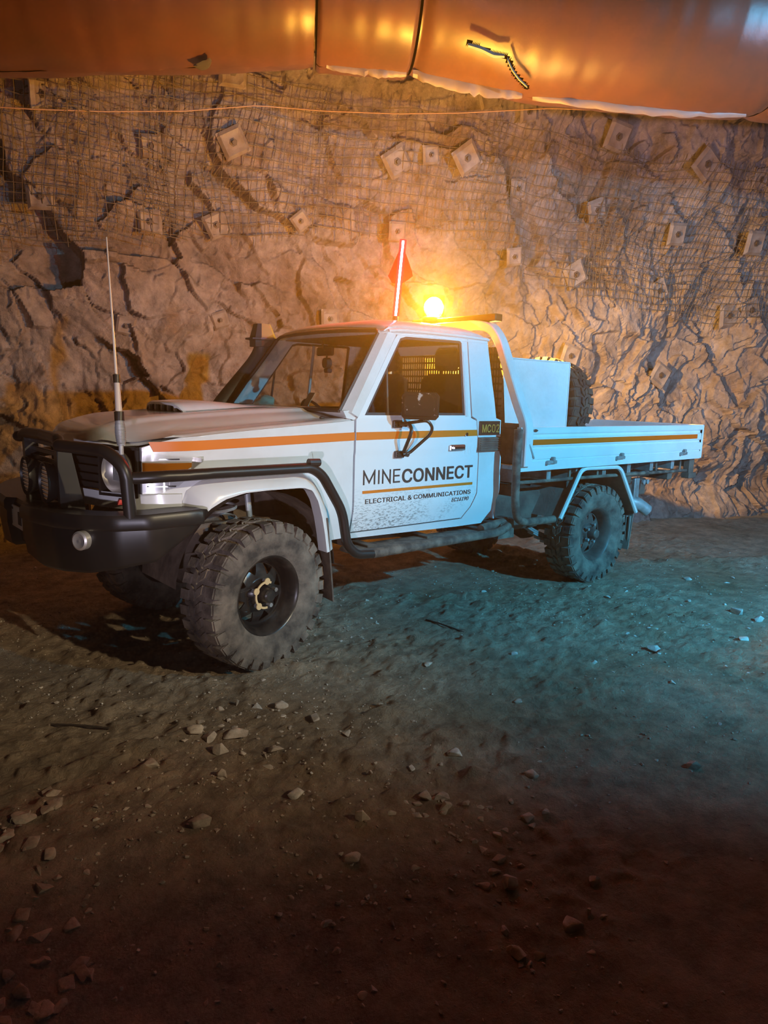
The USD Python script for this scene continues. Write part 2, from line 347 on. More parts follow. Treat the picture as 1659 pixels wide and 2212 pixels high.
def on_wall(px):
    d, k = wall_tree.query(px, 12); k = wall_idx[k]
    return wall_flat[k[np.argmin(wall_px[k, 2])]]
def wall_sh(P):
    q = P-W0; return float(q@WD), float(P[2])

# ---------------------------------------------------------------- welded wire mesh sheets pinned to the upper wall
_sm = None
def smooth_rel(s, h):
    """the rock's outer envelope, which the sheets span"""
    global _sm
    if _sm is None:
        from scipy.ndimage import maximum_filter, gaussian_filter
        from scipy.interpolate import RegularGridInterpolator
        _sm = RegularGridInterpolator((S, Hh[:340]), gaussian_filter(maximum_filter(rel[:, :340], (18, 18)), 12)*.75+gaussian_filter(rel[:, :340], 3)*.25, bounds_error=False, fill_value=None)
    return _sm(np.stack([s, h], -1))
def wires(s0, s1, lower, upper, pitch, seed, skew=0.0, bulge=0.0):
    r = np.random.default_rng(seed); out = []
    def line(s, h):
        p = np.stack([s, h, s*0+seed], -1)
        s = s+(meshkit.fbm(p*1.6, 3, seed)-.5)*.16; h = h+(meshkit.fbm(p*1.6, 3, seed+50)-.5)*.16
        d = smooth_rel(s, h)+.02+bulge*(meshkit.fbm(p*1.1, 2, seed+9))+(meshkit.noise(p*5, seed+3)-.5)*.03
        return tube(wall_pt(s, h, d), .0042, 4, caps=False)
    for s in np.arange(s0, s1, pitch):
        lo = lower(s)+r.uniform(-.09, .09); n = max(6, int((upper-lo)/.07)); h = np.linspace(lo, upper, n)
        if upper-lo > .3: out.append(line(s+skew*(h-upper), h))
    hs = np.arange(min(lower(s0), lower(s1), lower((s0+s1)/2)), upper, pitch)
    for h in hs:
        ss_ = np.arange(s0-.05, s1+.1, .07); ok = V([h >= lower(x)-.02 for x in ss_])
        if ok.sum() > 6: out.append(line(ss_[ok]+skew*(h-upper), np.full(ok.sum(), h)))
    return cat(out)
def sh(px): return wall_sh(on_wall(px))
_a = [sh(p)[0] for p in [(5, 400), (175, 400), (360, 400), (700, 400), (1060, 400), (1330, 400), (1650, 450)]]
def lowline(pts):
    q = [sh(p) for p in pts]; q = sorted(q); x, y = zip(*q); return lambda s: float(np.interp(s, x, y))
lowL = lowline([(5, 560), (120, 540), (300, 545), (360, 520)]); lowM = lowline([(350, 510), (500, 520), (700, 515), (900, 500), (1060, 520)])
lowR = lowline([(1050, 550), (1250, 635), (1450, 690), (1560, 720), (1655, 700)])
up = 4.6
SHEETS = [(_a[0]-.9, _a[1]+.15, lowL, .09, 60, .03, .12, 'rusty wire mesh sheet at the far left edge of the wall under the duct'),
          (_a[1]-.1, _a[2]+.1, lowL, .09, 61, -.04, .22, 'loose hanging wire mesh sheet with frayed lower ends above the whip aerial'),
          (_a[2]-.05, _a[3], lowM, .1, 62, .05, .03, 'wire mesh sheet lying close on the rock to the left of the red lit whip'),
          (_a[3]-.1, _a[4]+.1, lowM, .1, 63, -.03, .03, 'wire mesh sheet on the rock above the amber beacon and red whip'),
          (_a[4]-.05, _a[5]+.1, lowR, .1, 64, .12, .05, 'sagging wire mesh sheet on the rock above the white box in the tray'),
          (_a[5]-.1, _a[6]+1.2, lowR, .095, 65, .16, .06, 'bulging wire mesh sheet at the right edge of the rock wall with sagging bottom edge')]
for a, b, lf, pt, sd, sk, bg, lab in SHEETS:
    obj('wire_mesh_sheet', wires(a, b, lf, up, pt, sd, sk, bg), 'steel_wire', label=lab, cat='wire mesh', group='welded mesh sheets on the wall', smooth=True)

# ---------------------------------------------------------------- rock bolt plates
def bolt_plate(px, w, rot, label, tilt=(0, 0)):
    P = on_wall(px); s, h = wall_sh(P)
    lg = lean(V(h+.05))-lean(V(h-.05)); nrm = WN+V([0, 0, -1.])*float(lg)/.1; nrm /= np.linalg.norm(nrm)
    nrm = nrm+WD*tilt[0]+V([0, 0, tilt[1]]); nrm /= np.linalg.norm(nrm)
    t = WD-nrm*(WD@nrm); t /= np.linalg.norm(t); b = np.cross(nrm, t)
    d = np.linalg.norm(P-CAM); a = w*d/FPX/2; a = min(max(a, .06), .17)
    n = 9; g = np.linspace(-1, 1, n); X, Y = np.meshgrid(g, g, indexing='ij'); m = np.maximum(abs(X), abs(Y))
    prof = np.interp(m, [0, .22, .3, .62, .72, .9, 1], [.02, .02, .012, .012, .026, .012, .0])*a/.13
    r = np.random.default_rng(int(px[0]*7+px[1])); prof = prof+r.normal(0, .0015, prof.shape)
    front = np.stack([X*a, Y*a, prof+.012], -1); back = front.copy(); back[..., 2] -= .012
    F, B = grid(front), grid(back); rim = [(i, 0) for i in range(n)]+[(n-1, j) for j in range(1, n)]+[(i, n-1) for i in range(n-2, -1, -1)]+[(0, j) for j in range(n-2, 0, -1)]
    rim = [i*n+j for i, j in rim]; f = []
    for p_, q_ in zip(rim, rim[1:]+rim[:1]): f += [(p_, p_+n*n, q_+n*n), (p_, q_+n*n, q_)]
    pl = trimesh.Trimesh(np.vstack([F.vertices, B.vertices]), np.vstack([F.faces, B.faces[:, ::-1]+n*n, V(f)]), process=False)
    if pl.volume < 0: pl.invert()
    nut = cat([trimesh.creation.cylinder(a*.30, .018, sections=6), trimesh.creation.cylinder(a*.15, .07, sections=10)]); nut.apply_translation([0, 0, .03])
    c, sn = math.cos(rot), math.sin(rot)
    Mx = np.eye(4); Mx[:3, 0] = c*t+sn*b; Mx[:3, 1] = -sn*t+c*b; Mx[:3, 2] = nrm
    rise = .035 if h < 3 else .06
    Mx[:3, 3] = 0
    base = P+nrm*rise
    th_ = thing('rock_bolt_plate', label, 'bolt plate', 'steel plates bolted to the rock wall', base)
    for m_ in (pl, nut): m_.apply_transform(Mx)
    stem = tube([V([0, 0, 0])-nrm*.3, V([0, 0, 0])+nrm*.01], a*.1, 8)
    obj('plate', pl, 'plate_steel', th_, smooth=25); obj('bolt', cat([nut, stem]), 'bolt_dark', th_, smooth=25)
R_ = math.radians
for a in [((505, 310), 50, R_(30), 'pale square bolt plate turned on its corner, uppermost clear plate left of centre'),
          ((88, 434), 46, R_(4), 'dark red square bolt plate near the left edge of the wall'),
          ((327, 483), 44, R_(3), 'square bolt plate beside the frayed end of the loose mesh sheet'),
          ((472, 486), 46, R_(28), 'tilted bolt plate half under the mesh edge, right of the frayed mesh sheet'),
          ((647, 482), 34, R_(42), 'small diamond-turned bolt plate on pale rock left of the red whip'),
          ((75, 205), 50, R_(2), 'steep turned bolt plate seen nearly edge on below the left end of the duct', (1.6, 0)),
          ((505, 158), 50, R_(2), 'bolt plate half hidden by the lower edge of the duct near the small torn flap'),
          ((692, 144), 34, R_(12), 'bolt plate right under the duct seam left of the bright red patch'),
          ((328, 316), 40, R_(5), 'dim bolt plate behind the loose hanging mesh on the upper left wall'),
          ((852, 352), 50, R_(38), 'diamond-turned bolt plate straight above the red whip'),
          ((922, 338), 34, R_(12), 'small bolt plate between the two diamond-turned plates above the beacon'),
          ((1005, 345), 50, R_(40), 'diamond-turned bolt plate above and right of the amber beacon'),
          ((1330, 297), 50, R_(-8), 'large upright bolt plate in the dark hollow below the duct on the right'),
          ((1515, 355), 54, R_(-30), 'pale bolt plate tilted on torn rock at the upper right of the wall'),
          ((1635, 387), 34, R_(15), 'small pale bolt plate at the far right edge of the wall, upper one'),
          ((1115, 410), 34, R_(8), 'small bolt plate in the mesh above the rear hoop of the tray'),
          ((1052, 210), 40, R_(30), 'bolt plate in the shade just under the torn part of the duct'),
          ((1140, 245), 36, R_(15), 'bright-edged bolt plate by the hanging wire below the duct hem'),
          ((1285, 455), 40, R_(25), 'faint bolt plate in orange rock above the spare wheel'),
          ((857, 502), 36, R_(3), 'bolt plate directly behind the tip of the red whip'),
          ((1618, 526), 42, R_(3), 'upright bolt plate with double rim near the right edge of the wall'),
          ((1240, 593), 46, R_(35), 'diamond-turned bolt plate at the lower mesh edge above the white box'),
          ((1106, 553), 34, R_(10), 'small bolt plate at the mesh edge right of the beacon'),
          ((1453, 508), 40, R_(4), 'bolt plate in the dark bulge of mesh on the right'),
          ((1419, 629), 40, R_(35), 'bolt plate near the bottom of the mesh between the tray and the right edge'),
          ((1565, 684), 46, R_(12), 'left one of the two bolt plates at the bottom right of the mesh'),
          ((1618, 672), 44, R_(28), 'right one of the two bolt plates at the bottom right of the mesh'),
          ((1227, 772), 44, R_(-15), 'bolt plate partly hidden by the white box and spare wheel'),
          ((1424, 806), 44, R_(-28), 'lowest bolt plate on bare golden rock above the tray'),
          ((275, 700), 36, R_(-10), 'bolt plate right of the whip aerial on grey rock'),
          ((474, 688), 34, R_(20), 'bolt plate left of the snorkel head'),
          ((714, 690), 38, R_(3), 'bolt plate just above the front edge of the cab roof')]:
    bolt_plate(*a)
# ---------------------------------------------------------------- thin cable strung along the wall
def wall_front(px, gap=.3):
    P = on_wall(px); return CAM+(P-CAM)*(1-gap/np.linalg.norm(P-CAM))
_k = [(-60, 228), (75, 236), (230, 241), (400, 240), (555, 228), (700, 240), (860, 246), (1000, 244), (1190, 234), (1400, 243), (1620, 249)]
_d = V([np.linalg.norm(wall_front(p, .25)-CAM) for p in _k]); _d = np.minimum(_d, np.median(_d)+.3*np.linspace(-1, 1, len(_d)))
kx = np.linspace(-60, 1620, 70); from_k = np.interp
_pts = [CAM+ray((x, np.interp(x, [p[0] for p in _k], [p[1] for p in _k])))/np.linalg.norm(ray((x, 240)))*np.interp(x, [p[0] for p in _k], _d) for x in kx]
obj('cable', tube(_pts, .0055, 6), 'cable', label='thin pale cable strung across the rock wall below the duct', cat='cable', smooth=True)

# ---------------------------------------------------------------- ventilation duct under the roof
_e = [(-150, 156, 5.55), (0, 155, 5.6), (300, 152, 5.7), (450, 148, 5.75), (678, 140, 5.85), (690, 142, 5.85), (880, 163, 5.9), (895, 160, 5.9), (1000, 182, 5.9), (1150, 212, 5.9), (1300, 226, 5.85), (1500, 244, 5.8), (1640, 250, 5.8), (1800, 262, 5.75), (2300, 290, 5.7)]
def duct_bottom(px): x = [e[0] for e in _e]; return CAM+ray((px, np.interp(px, x, [e[1] for e in _e])))*np.interp(px, x, [e[2] for e in _e])
DD = V([.84, -.56, 0])/np.linalg.norm([.84, -.56]); DNrm = np.cross(DD, [0, 0, 1.]); DNrm = DNrm if DNrm[1] < 0 else -DNrm
DR = .66
def duct_seg(px0, px1, n, seed, pinch0=0, pinch1=0, cut=None):
    xs = np.linspace(px0, px1, n); B = V([duct_bottom(x) for x in xs]); L = (B-B[0])@DD
    th = np.linspace(0, 2*np.pi, 150); rows = []
    for k, x in enumerate(xs):
        t = (x-px0)/(px1-px0)
        p = np.stack([np.full(150, L[k]), th*.7, np.full(150, seed*3.1)], -1)
        wr = (meshkit.fbm(p*[1.5, 1.2, 1], 3, seed)-.5)*.05+(meshkit.noise(p*[11, 1.1, 1], seed+2)-.5)*.012
        r = DR*(1-pinch0*np.exp(-(t/.02)**2)-pinch1*np.exp(-((1-t)/.02)**2))+wr
        # sag of the lay-flat: dip pulled to a seam at the bottom
        c = B[k]+V([0, 0, DR])
        rows.append(c+(r*np.sin(th))[:, None]*DNrm-(r*np.cos(th))[:, None]*V([0, 0, 1.]))
    g = grid(V(rows))
    if cut is not None:
        q = proj(V(g.vertices)[g.faces].mean(1)); nrm = g.face_normals
        g.update_faces(~cut(q))
    return g
dt = thing('ventilation_duct', 'large flexible ventilation duct with a tear hanging under the roof along the top', 'ventilation duct')
tear = [(1012, 93), (1040, 104), (1068, 117), (1092, 120), (1100, 132), (1112, 160), (1138, 188)]
from shapely.geometry import LineString as LS, Point as SP
_tl = LS(tear)
def tear_cut(q):
    near = (q[:, 0] > 1000) & (q[:, 0] < 1150) & (q[:, 1] > 80) & (q[:, 1] < 200) & (q[:, 2] < 6.3)
    out = np.zeros(len(q), bool)
    for i in np.nonzero(near)[0]: out[i] = _tl.distance(SP(q[i, 0], q[i, 1])) < 5.5
    return out
dt_parts = [('duct_length', -150, 677, 110, 1, 0, .025, None), ('duct_length', 683, 884, 60, 2, .03, .05, None),
            ('duct_length', 890, 1640, 260, 3, .05, .04, tear_cut), ('duct_length', 1645, 2300, 60, 4, .05, 0, None)]
for nm, a, b, n, sd, p0, p1, ct_ in dt_parts: obj(nm, duct_seg(a, b, n, sd, p0, p1, ct_), 'duct_fabric', dt, smooth=True)
def duct_surf(px, off=0.0):
    """the point of the duct's near side seen at a pixel"""
    B0 = duct_bottom(px[0]); v = ray(px); lo = CAM+v*(((B0-CAM)@FWD)*.6); hi = (B0-CAM)@FWD
    ts = np.linspace(hi*.75, hi*1.1, 500); P = CAM+ts[:, None]*v
    q = P-(B0+V([0, 0, DR])); q = q-np.outer(q@DD, DD); dd = np.linalg.norm(q, axis=1)-(DR+off)
    k = np.argmax(dd < 0) if (dd < 0).any() else int(np.argmin(dd)); return P[k]
def ribbon(pxs, width_px, off, curl=.0, th=.008):
    A, Bq = [], []
    for i, p in enumerate(pxs):
        w = width_px[i] if np.ndim(width_px) else width_px
        A.append(duct_surf((p[0], p[1]-w/2), off)); Bq.append(duct_surf((p[0], p[1]+w/2), off+curl))
    A, Bq = V(A), V(Bq); mid = (A+Bq)/2+(A-CAM)*(-.004)
    F = np.stack([A, mid, Bq], 1); nrm = -(A[0]-CAM)/np.linalg.norm(A[0]-CAM)
    return loft([[a+nrm*th, m+nrm*th, b+nrm*th, b, m, a] for a, m, b in F])
def dens(pts, n): x = np.linspace(0, 1, len(pts)); t = np.linspace(0, 1, n); return list(zip(np.interp(t, x, [p[0] for p in pts]), np.interp(t, x, [p[1] for p in pts])))
obj('torn_edge', ribbon(dens([(1011, 97), (1040, 106), (1066, 119), (1090, 121)], 14), [9+5*math.sin(i*.25) for i in range(14)], .05, .03), 'duct_tear', dt, label='pale grey torn edge of the duct fabric')
obj('torn_edge', ribbon(dens([(1096, 128), (1106, 150), (1120, 170), (1139, 188)], 14), [12-.5*i for i in range(14)], .05, .02), 'duct_tear', dt, label='pale grey torn edge of the duct fabric')
obj('torn_flap', ribbon(dens([(418, 142), (432, 143), (445, 140), (457, 132)], 10), [3, 8, 13, 17, 21, 22, 20, 22, 20, 3], .03), 'duct_inner', dt, label='small dark torn flap')
def hem(a, b, w, n, seed):
    xs = np.linspace(a, b, n); T = V([duct_bottom(x) for x in xs]); r = np.random.default_rng(seed)
    secs = []
    for k, p in enumerate(T):
        ww = w*(math.sin(np.pi*min(1, max(0, (k+.6)/n)))**.35)*(1+.12*r.normal()); z = V([0, 0, 1.])
        o = -(p-CAM)/np.linalg.norm(p-CAM)
        top = p+z*.035+o*.03; bot = p-z*(ww-.01)+o*(.01+.01*r.normal())
        secs.append([top+o*.006, (top+bot)/2+o*.018, bot+o*.004, bot-o*.004, (top+bot)/2, top-o*.006])
    return loft(secs)
for a, b, w, sd in [(705, 878, .05, 1), (892, 1128, .075, 2), (1150, 1612, .055, 3)]: obj('hem_strip', hem(a, b, w, 24, sd), 'duct_hem', dt, smooth=50)
# ================================================================ THE TRUCK  (x rearward from the front axle, y away from the camera, z up)
truck = thing('utility_truck', 'white single cab utility truck with amber stripe, black bull bar and drop-side tray', 'truck')
T = truck
NARROW = True
def remap(m):
    """the cab is narrower than the wheels' track: the half-widths used below are drawn too wide on the far side"""
    v = V(m.vertices); y = v[:, 1]; v[:, 1] = np.where(y <= -.8, y, np.where(y < .8, -.8+(y+.8)*1.39/1.6, y-.21))
    return trimesh.Trimesh(v, m.faces, process=False)
def part(name, mesh, m, parent=None, **k): return obj(name, remap(mesh) if NARROW else mesh, m, parent or T, **k)
def both(name, mesh, m, **k): a = part(name, mesh, m, **k); b = part(name, mir(mesh), m, **k); return a, b
def taper(x): return .10*np.clip((-.33-x)/.27, 0, 1.2)**1.6
def yside(x, z):
    y = -.80+taper(x)
    if z > 1.36: y += .172*(z-1.36)
    elif z < 1.15: y += .02*(ss(1.15, .6, z))**1.0*0+.045*ss(.85, .6, z)
    # pressed crease of the body side
    y += .006*ss(1.155, 1.14, z)-.0*z
    return y
side = lambda x, z: (x, yside(x, z), z)
IN = (0, .028, 0)
# ---- front wing
def He(x): return np.interp(x, [-.66, -.56, -.45, -.2, 0, .25, .47, .66], [1.20, 1.245, 1.275, 1.297, 1.312, 1.33, 1.345, 1.362])
arch = [(.472, .66), (.445, .76), (.41, .86), (.365, .945), (.325, .995), (.28, 1.015), (.0, 1.02), (-.16, 1.015), (-.28, .985), (-.36, .94), (-.40, .905)]
top = [(x, float(He(x))-.012) for x in np.linspace(-.60, .645, 16)]
fend = sg.Polygon(top+[(.648, .668), (.612, .64), (.478, .635)]+arch+[(-.60, .905)])
for s_ in (0, 1):
    m = panel(fend, side, IN, .07)
    fe = part('front_wing', mir(m) if s_ else m, 'white_paint', smooth=30)
    # wheel arch flare, a swollen lip standing proud of the wing
    inner = [(.40, .60), (.385, .70), (.365, .80), (.335, .90), (.295, .965), (.235, .985), (.0, .985), (-.13, .98), (-.24, .955), (-.32, .915), (-.345, .895)]
    outer = [(.487, .62), (.465, .74), (.43, .87), (.38, .965), (.335, 1.03), (.265, 1.063), (.0, 1.065), (-.2, 1.06), (-.34, 1.045), (-.405, 1.0), (-.432, .92)]
    ip, op = dens(inner, 40), dens(outer, 40)
    secs = [[(o[0], yside(*o)+.006, o[1]), (o[0], yside(*o)-.012, o[1]), (o[0]*.6+i[0]*.4, -.868+taper(o[0])*.8, o[1]*.6+i[1]*.4), (i[0]*.85+o[0]*.15, -.888+taper(i[0])*.8, i[1]*.85+o[1]*.15),
             (i[0], -.885+taper(i[0])*.8, i[1]), (i[0], -.80+taper(i[0]), i[1])] for i, o in zip(ip, op)]
    m = loft(secs); part('wheel_arch_flare', mir(m) if s_ else m, 'white_paint', fe, smooth=40)
    m = cat([lathe([(.50, -.80), (.50, -.30)], 40, c=(0.02, 0, .47)), cbox(-.45, .46, -.36, -.33, .5, 1.0)])
    m = trimesh.intersections.slice_mesh_plane(m, [0, 0, 1], [0, 0, .5])
    part('wheel_well', mir(m) if s_ else m, 'muddy_black', fe)
    m = panel([(.415, .30), (.475, .31), (.47, .62), (.40, .62)], lambda x, z: (x, -.885+.0*z, z), (0, .30, 0), .1)
    m = loft([[(.395+.02*k, -.885, z), (.405+.02*k, -.885, z), (.43+.02*k, -.60, z), (.42+.02*k, -.60, z)] for k, z in ((0, .80), (1, .6), (2, .42), (2.6, .30))])
    part('mud_flap', mir(m) if s_ else m, 'muddy_black', fe)
# ---- bonnet
def Hc(x): return np.interp(x, [-.82, -.79, -.75, -.69, -.61, -.51, -.38, -.24, 0, .18, .62], [1.225, 1.25, 1.275, 1.303, 1.322, 1.340, 1.352, 1.362, 1.378, 1.390, 1.402])
def nose_x(y):
    a = abs(y); return np.interp(a, [0, .2, .45, .62, .72, .78, .82], [-.80, -.79, -.735, -.665, -.595, -.50, -.37])
def hood_z(x, y):
    a = abs(y); w = ss(.30, .74, a); z = Hc(x)*(1-w)+(He(x)+.002)*w
    z += .012*ss(.44, .38, a)*ss(-.75, -.5, x)                     # raised centre pressing
    z -= .010*np.exp(-((a-.60)/.05)**2)*ss(-.6, -.3, x)             # soft valley beside it
    e = np.clip((x-nose_x(y))/.06, 0, 1); z -= .055*(1-np.sqrt(np.clip(1-(1-e)**2, 0, 1)))
    z -= .03*np.clip((a-.735)/.065, 0, 1)**2
    return z
u, v = np.meshgrid(np.linspace(0, 1, 70), np.linspace(-1, 1, 90), indexing='ij')
def hood_grid(u, v, dz=0):
    y = v*.796; nx = nose_x(y); x = nx+u*(.635-nx); y = np.sign(y)*(abs(y)-taper(x)*np.clip(abs(y)/.8, 0, 1)**3)
    return np.stack([x, y, hood_z(x, y)+dz], -1)
top_, bot_ = hood_grid(u, v), hood_grid(u, v, -.02)
m = cat([grid(top_[:, ::-1]), grid(bot_)])
bon = part('bonnet', m, 'white_paint', smooth=30)
# bonnet scoop with its forward mouth
def scoop(u, v):
    y = v*.30; x = -.235+.03*abs(v)**3+u*.62; z = hood_z(x, y)+(.052*(1-ss(.15, 1, u)))*(1-abs(v)**5)+.004
    return np.stack([x, y, z], -1)
u, v = np.meshgrid(np.linspace(0, 1, 24), np.linspace(-1, 1, 40), indexing='ij')
S0 = scoop(u, v); lip = S0[:1]+V([-.012, 0, -.008]); S1 = np.concatenate([lip, S0]); in1 = S1-V([0, 0, .012]); in1[..., 0] += .002
part('scoop', cat([grid(S1[:, ::-1]), grid(in1), grid(np.stack([S1[0], in1[0]]))]), 'white_paint', bon, smooth=45)
mouth = np.stack([np.stack([np.full(20, -.215+.0), np.linspace(-.27, .27, 20), hood_z(np.full(20, -.215), np.linspace(-.27, .27, 20))+.001], 1),
                  np.stack([np.full(20, -.215), np.linspace(-.27, .27, 20), hood_z(np.full(20, -.215), np.linspace(-.27, .27, 20))+.043*(1-abs(np.linspace(-.9, .9, 20))**5)], 1)])
part('scoop_mouth', cat([grid(mouth), grid(mouth+V([.01, 0, 0]))]), 'black_trim', bon)
for yy in (-.20, -.10, 0, .10, .20):
    z0 = float(hood_z(-.23, yy)); part('scoop_fin', cbox(-.235, -.216, yy-.010, yy+.010, z0, z0+.042, .003), 'white_paint', bon)
part('washer_nozzle', cat([trimesh.creation.icosphere(2, .012)]).apply_transform(np.diag([1.6, 1, .7, 1])).apply_translation([.50, -.66, float(hood_z(.5, -.66))+.006]), 'black_trim', bon)
# ---- nose: grille, valance, lamps
def nose_strip(y0, y1, z0, z1, out=0.0, th=.02, n=24, zf=None):
    ys = np.linspace(y0, y1, n); secs = []
    for y in ys:
        x = float(nose_x(y)); e = .004; dx, dy = float(nose_x(y+e)-nose_x(y-e)), 2*e; nn = V([-dy, dx])/math.hypot(dx, dy)
        if nn[0] > 0: nn = -nn
        p = V([x, y])+nn*out; q = p-nn*th; a, b = (z0, z1) if zf is None else zf(y)
        secs.append([(p[0], p[1], a), (p[0], p[1], b), (q[0], q[1], b), (q[0], q[1], a)])
    return loft(secs)
part('grille_surround', nose_strip(-.80, .80, .905, .985, -.005, n=60), 'white_paint', smooth=40)
gr = part('grille', nose_strip(-.44, .44, .985, 1.215, -.03, n=30), 'black_trim', smooth=40)
for k in range(5): part('grille_bar', nose_strip(-.44, .44, 1.005+k*.042, 1.022+k*.042, -.008, .018, n=30), 'black_trim', gr, smooth=40)
for sg_ in (-1, 1):
    def ns(a, b, *z, **k):
        m = nose_strip(-b, -a, *z, **k); return m if sg_ < 0 else mir(m)
    hl = part('headlight', ns(.445, .685, .965, 1.215, -.075, n=12), 'black_trim', smooth=40)
    part('lamp_bezel', cat([ns(.445, .685, .965, .978, 0, .07, n=12), ns(.445, .685, 1.20, 1.215, 0, .07, n=12), ns(.445, .455, .965, 1.215, 0, .07, n=4), ns(.675, .685, .965, 1.215, 0, .07, n=4)]), 'black_trim', hl, smooth=40)
    yc = -.565; xc = float(nose_x(yc)); e = .01; tx = float(nose_x(yc+e)-nose_x(yc-e)); nn = V([-2*e, tx, 0]); nn /= np.linalg.norm(nn); nn = nn if nn[0] < 0 else -nn
    bowl = lathe([(.005, .0), (.04, .004), (.075, .018), (.10, .045), (.108, .072)], 40); cap = cat([trimesh.creation.icosphere(2, .022).apply_translation([0, .05, 0]), trimesh.creation.box([.06, .004, .10]).apply_translation([.04, .03, 0])])
    Mx = np.eye(4); Mx[:3, 1] = nn; Mx[:3, 2] = [0, 0, 1]; Mx[:3, 0] = np.cross(nn, [0, 0, 1]); Mx[:3, 3] = V([xc, yc, 1.09])-nn*.074
    for nm, mm, lk in (('reflector', bowl, 'reflector'), ('bulb_shield', cap, 'galv')):
        mm = mm.copy(); mm.apply_transform(Mx); part(nm, mm if sg_ < 0 else mir(mm), lk, hl)
    part('headlight_lens', ns(.447, .683, .968, 1.212, .004, .004, n=12), 'lens_clear', hl, smooth=40)
    zf = lambda y: (np.interp(abs(y), [.685, .76, .80, .826], [.975, .985, 1.03, 1.155]), np.interp(abs(y), [.685, .826], [1.205, 1.165]))
    ind = part('indicator', ns(.69, .824, 0, 0, -.03, .01, n=14, zf=zf), 'reflector', smooth=40)
    zf2 = lambda y: (np.interp(abs(y), [.70, .79, .82], [1.06, 1.07, 1.13]), np.interp(abs(y), [.7, .82], [1.14, 1.14]))
    part('amber_lens', ns(.70, .815, 0, 0, -.012, .006, n=14, zf=zf2), 'amber_lens', ind, smooth=40)
    for k in range(6): part('reflector_rib', ns(.695, .81-.006*abs(k-3), 1.02+k*.027, 1.026+k*.027, -.020, .008, n=10), 'chrome', ind)
    part('indicator_lens', ns(.688, .827, 0, 0, .004, .004, n=14, zf=zf), 'lens_clear', ind, smooth=40)
# ---- doors
door = sg.Polygon([(.660, .672), (.660, 1.352), (.682, 1.375), (.84, 1.605), (1.0, 1.836), (1.03, 1.868), (1.09, 1.882), (1.62, 1.892), (1.655, 1.88), (1.648, 1.362), (1.702, 1.342), (1.742, 1.10), (1.742, .845), (1.70, .75), (1.63, .672)])
win = sg.Polygon([(.725, 1.378), (.86, 1.575), (1.05, 1.848), (1.10, 1.862), (1.585, 1.868), (1.60, 1.855), (1.592, 1.378)])
for s_ in (0, 1):
    f = (lambda m: mir(m)) if s_ else (lambda m: m)
    d = part('door', f(panel(door.difference(win), side, (0, .035, 0), .07)), 'door_paint', smooth=30)
    part('side_window', f(panel(win.buffer(.006), lambda x, z: (x, yside(x, z)+.016, z), (0, .004, 0), .3)), 'glass', d)
    part('window_seal', f(panel(win.buffer(.004).difference(win.buffer(-.016)), lambda x, z: (x, yside(x, z)+.008, z), (0, .014, 0), .3)), 'black_trim', d)
    part('quarter_window_bar', f(tube([(.915, yside(.915, 1.38)+.012, 1.38), (.93, yside(.94, 1.665)+.012, 1.67)], .009, 8)), 'black_trim', d)
    if not s_: part('wind_deflector', panel([(1.596, 1.37), (1.618, 1.37), (1.630, 1.80), (1.606, 1.80)], lambda x, z: (x, yside(x, z)-.004, z), (0, .004, 0), .3), 'white_paint', d)
    part('inner_door_trim', f(panel([(.68, .70), (.68, 1.36), (1.64, 1.36), (1.72, 1.0), (1.6, .70)], lambda x, z: (x, -.752, z), (0, .02, 0), .5)), 'dash', d)
    h_ = part('door_handle', f(cat([cbox(1.445, 1.59, -.818, -.800, 1.145, 1.185, .006), cbox(1.462, 1.575, -.832, -.815, 1.152, 1.178, .007)])), 'chrome', d, label='chrome door handle')
    part('key_barrel', f(lathe([(.0, -.815), (.012, -.815), (.013, -.80)], 16, c=(1.60, 0, 1.252))), 'chrome', d)
def vinyl(poly, out, name, m, parent=None, size=.1):
    return part(name, panel(poly, lambda x, z: (x, yside(x, z)-out, z), (0, out*.8, 0), size), m, parent)
near_door = stage.GetPrimAtPath('/World/utility_truck/door'); near_wing = stage.GetPrimAtPath('/World/utility_truck/front_wing')
vinyl([(-.572, 1.243), (-.552, 1.195), (.648, 1.231), (.648, 1.278)], .004, 'amber_stripe', 'amber_stripe', near_wing, .08)
vinyl([(.662, 1.231), (1.715, 1.241), (1.708, 1.281), (.662, 1.278)], .004, 'amber_stripe', 'amber_stripe', near_door)
far_wing = stage.GetPrimAtPath('/World/utility_truck/front_wing_001'); far_door = stage.GetPrimAtPath('/World/utility_truck/door_001')
# company lettering
def word(text, x0, x1, z0, z1, name, m, parent, y=None, bold=False, shear=0.0):
    t = meshkit.text_mesh(text, .1, .003, bold); v_ = V(t.vertices); lo, hi = v_.min(0), v_.max(0)
    a = (v_[:, 0]-lo[0])/(hi[0]-lo[0]); b = (v_[:, 1]-lo[1])/(hi[1]-lo[1]); z = z0+b*(z1-z0); x = x0+a*(x1-x0)+shear*(z-z0)
    yy = V([yside(p, q) for p, q in zip(x, z)]) if y is None else np.full(len(x), y)
    t2 = trimesh.Trimesh(np.stack([x, yy-.001-v_[:, 2], z], 1), t.faces, process=False)
    return part(name, t2, m, parent, smooth=False)
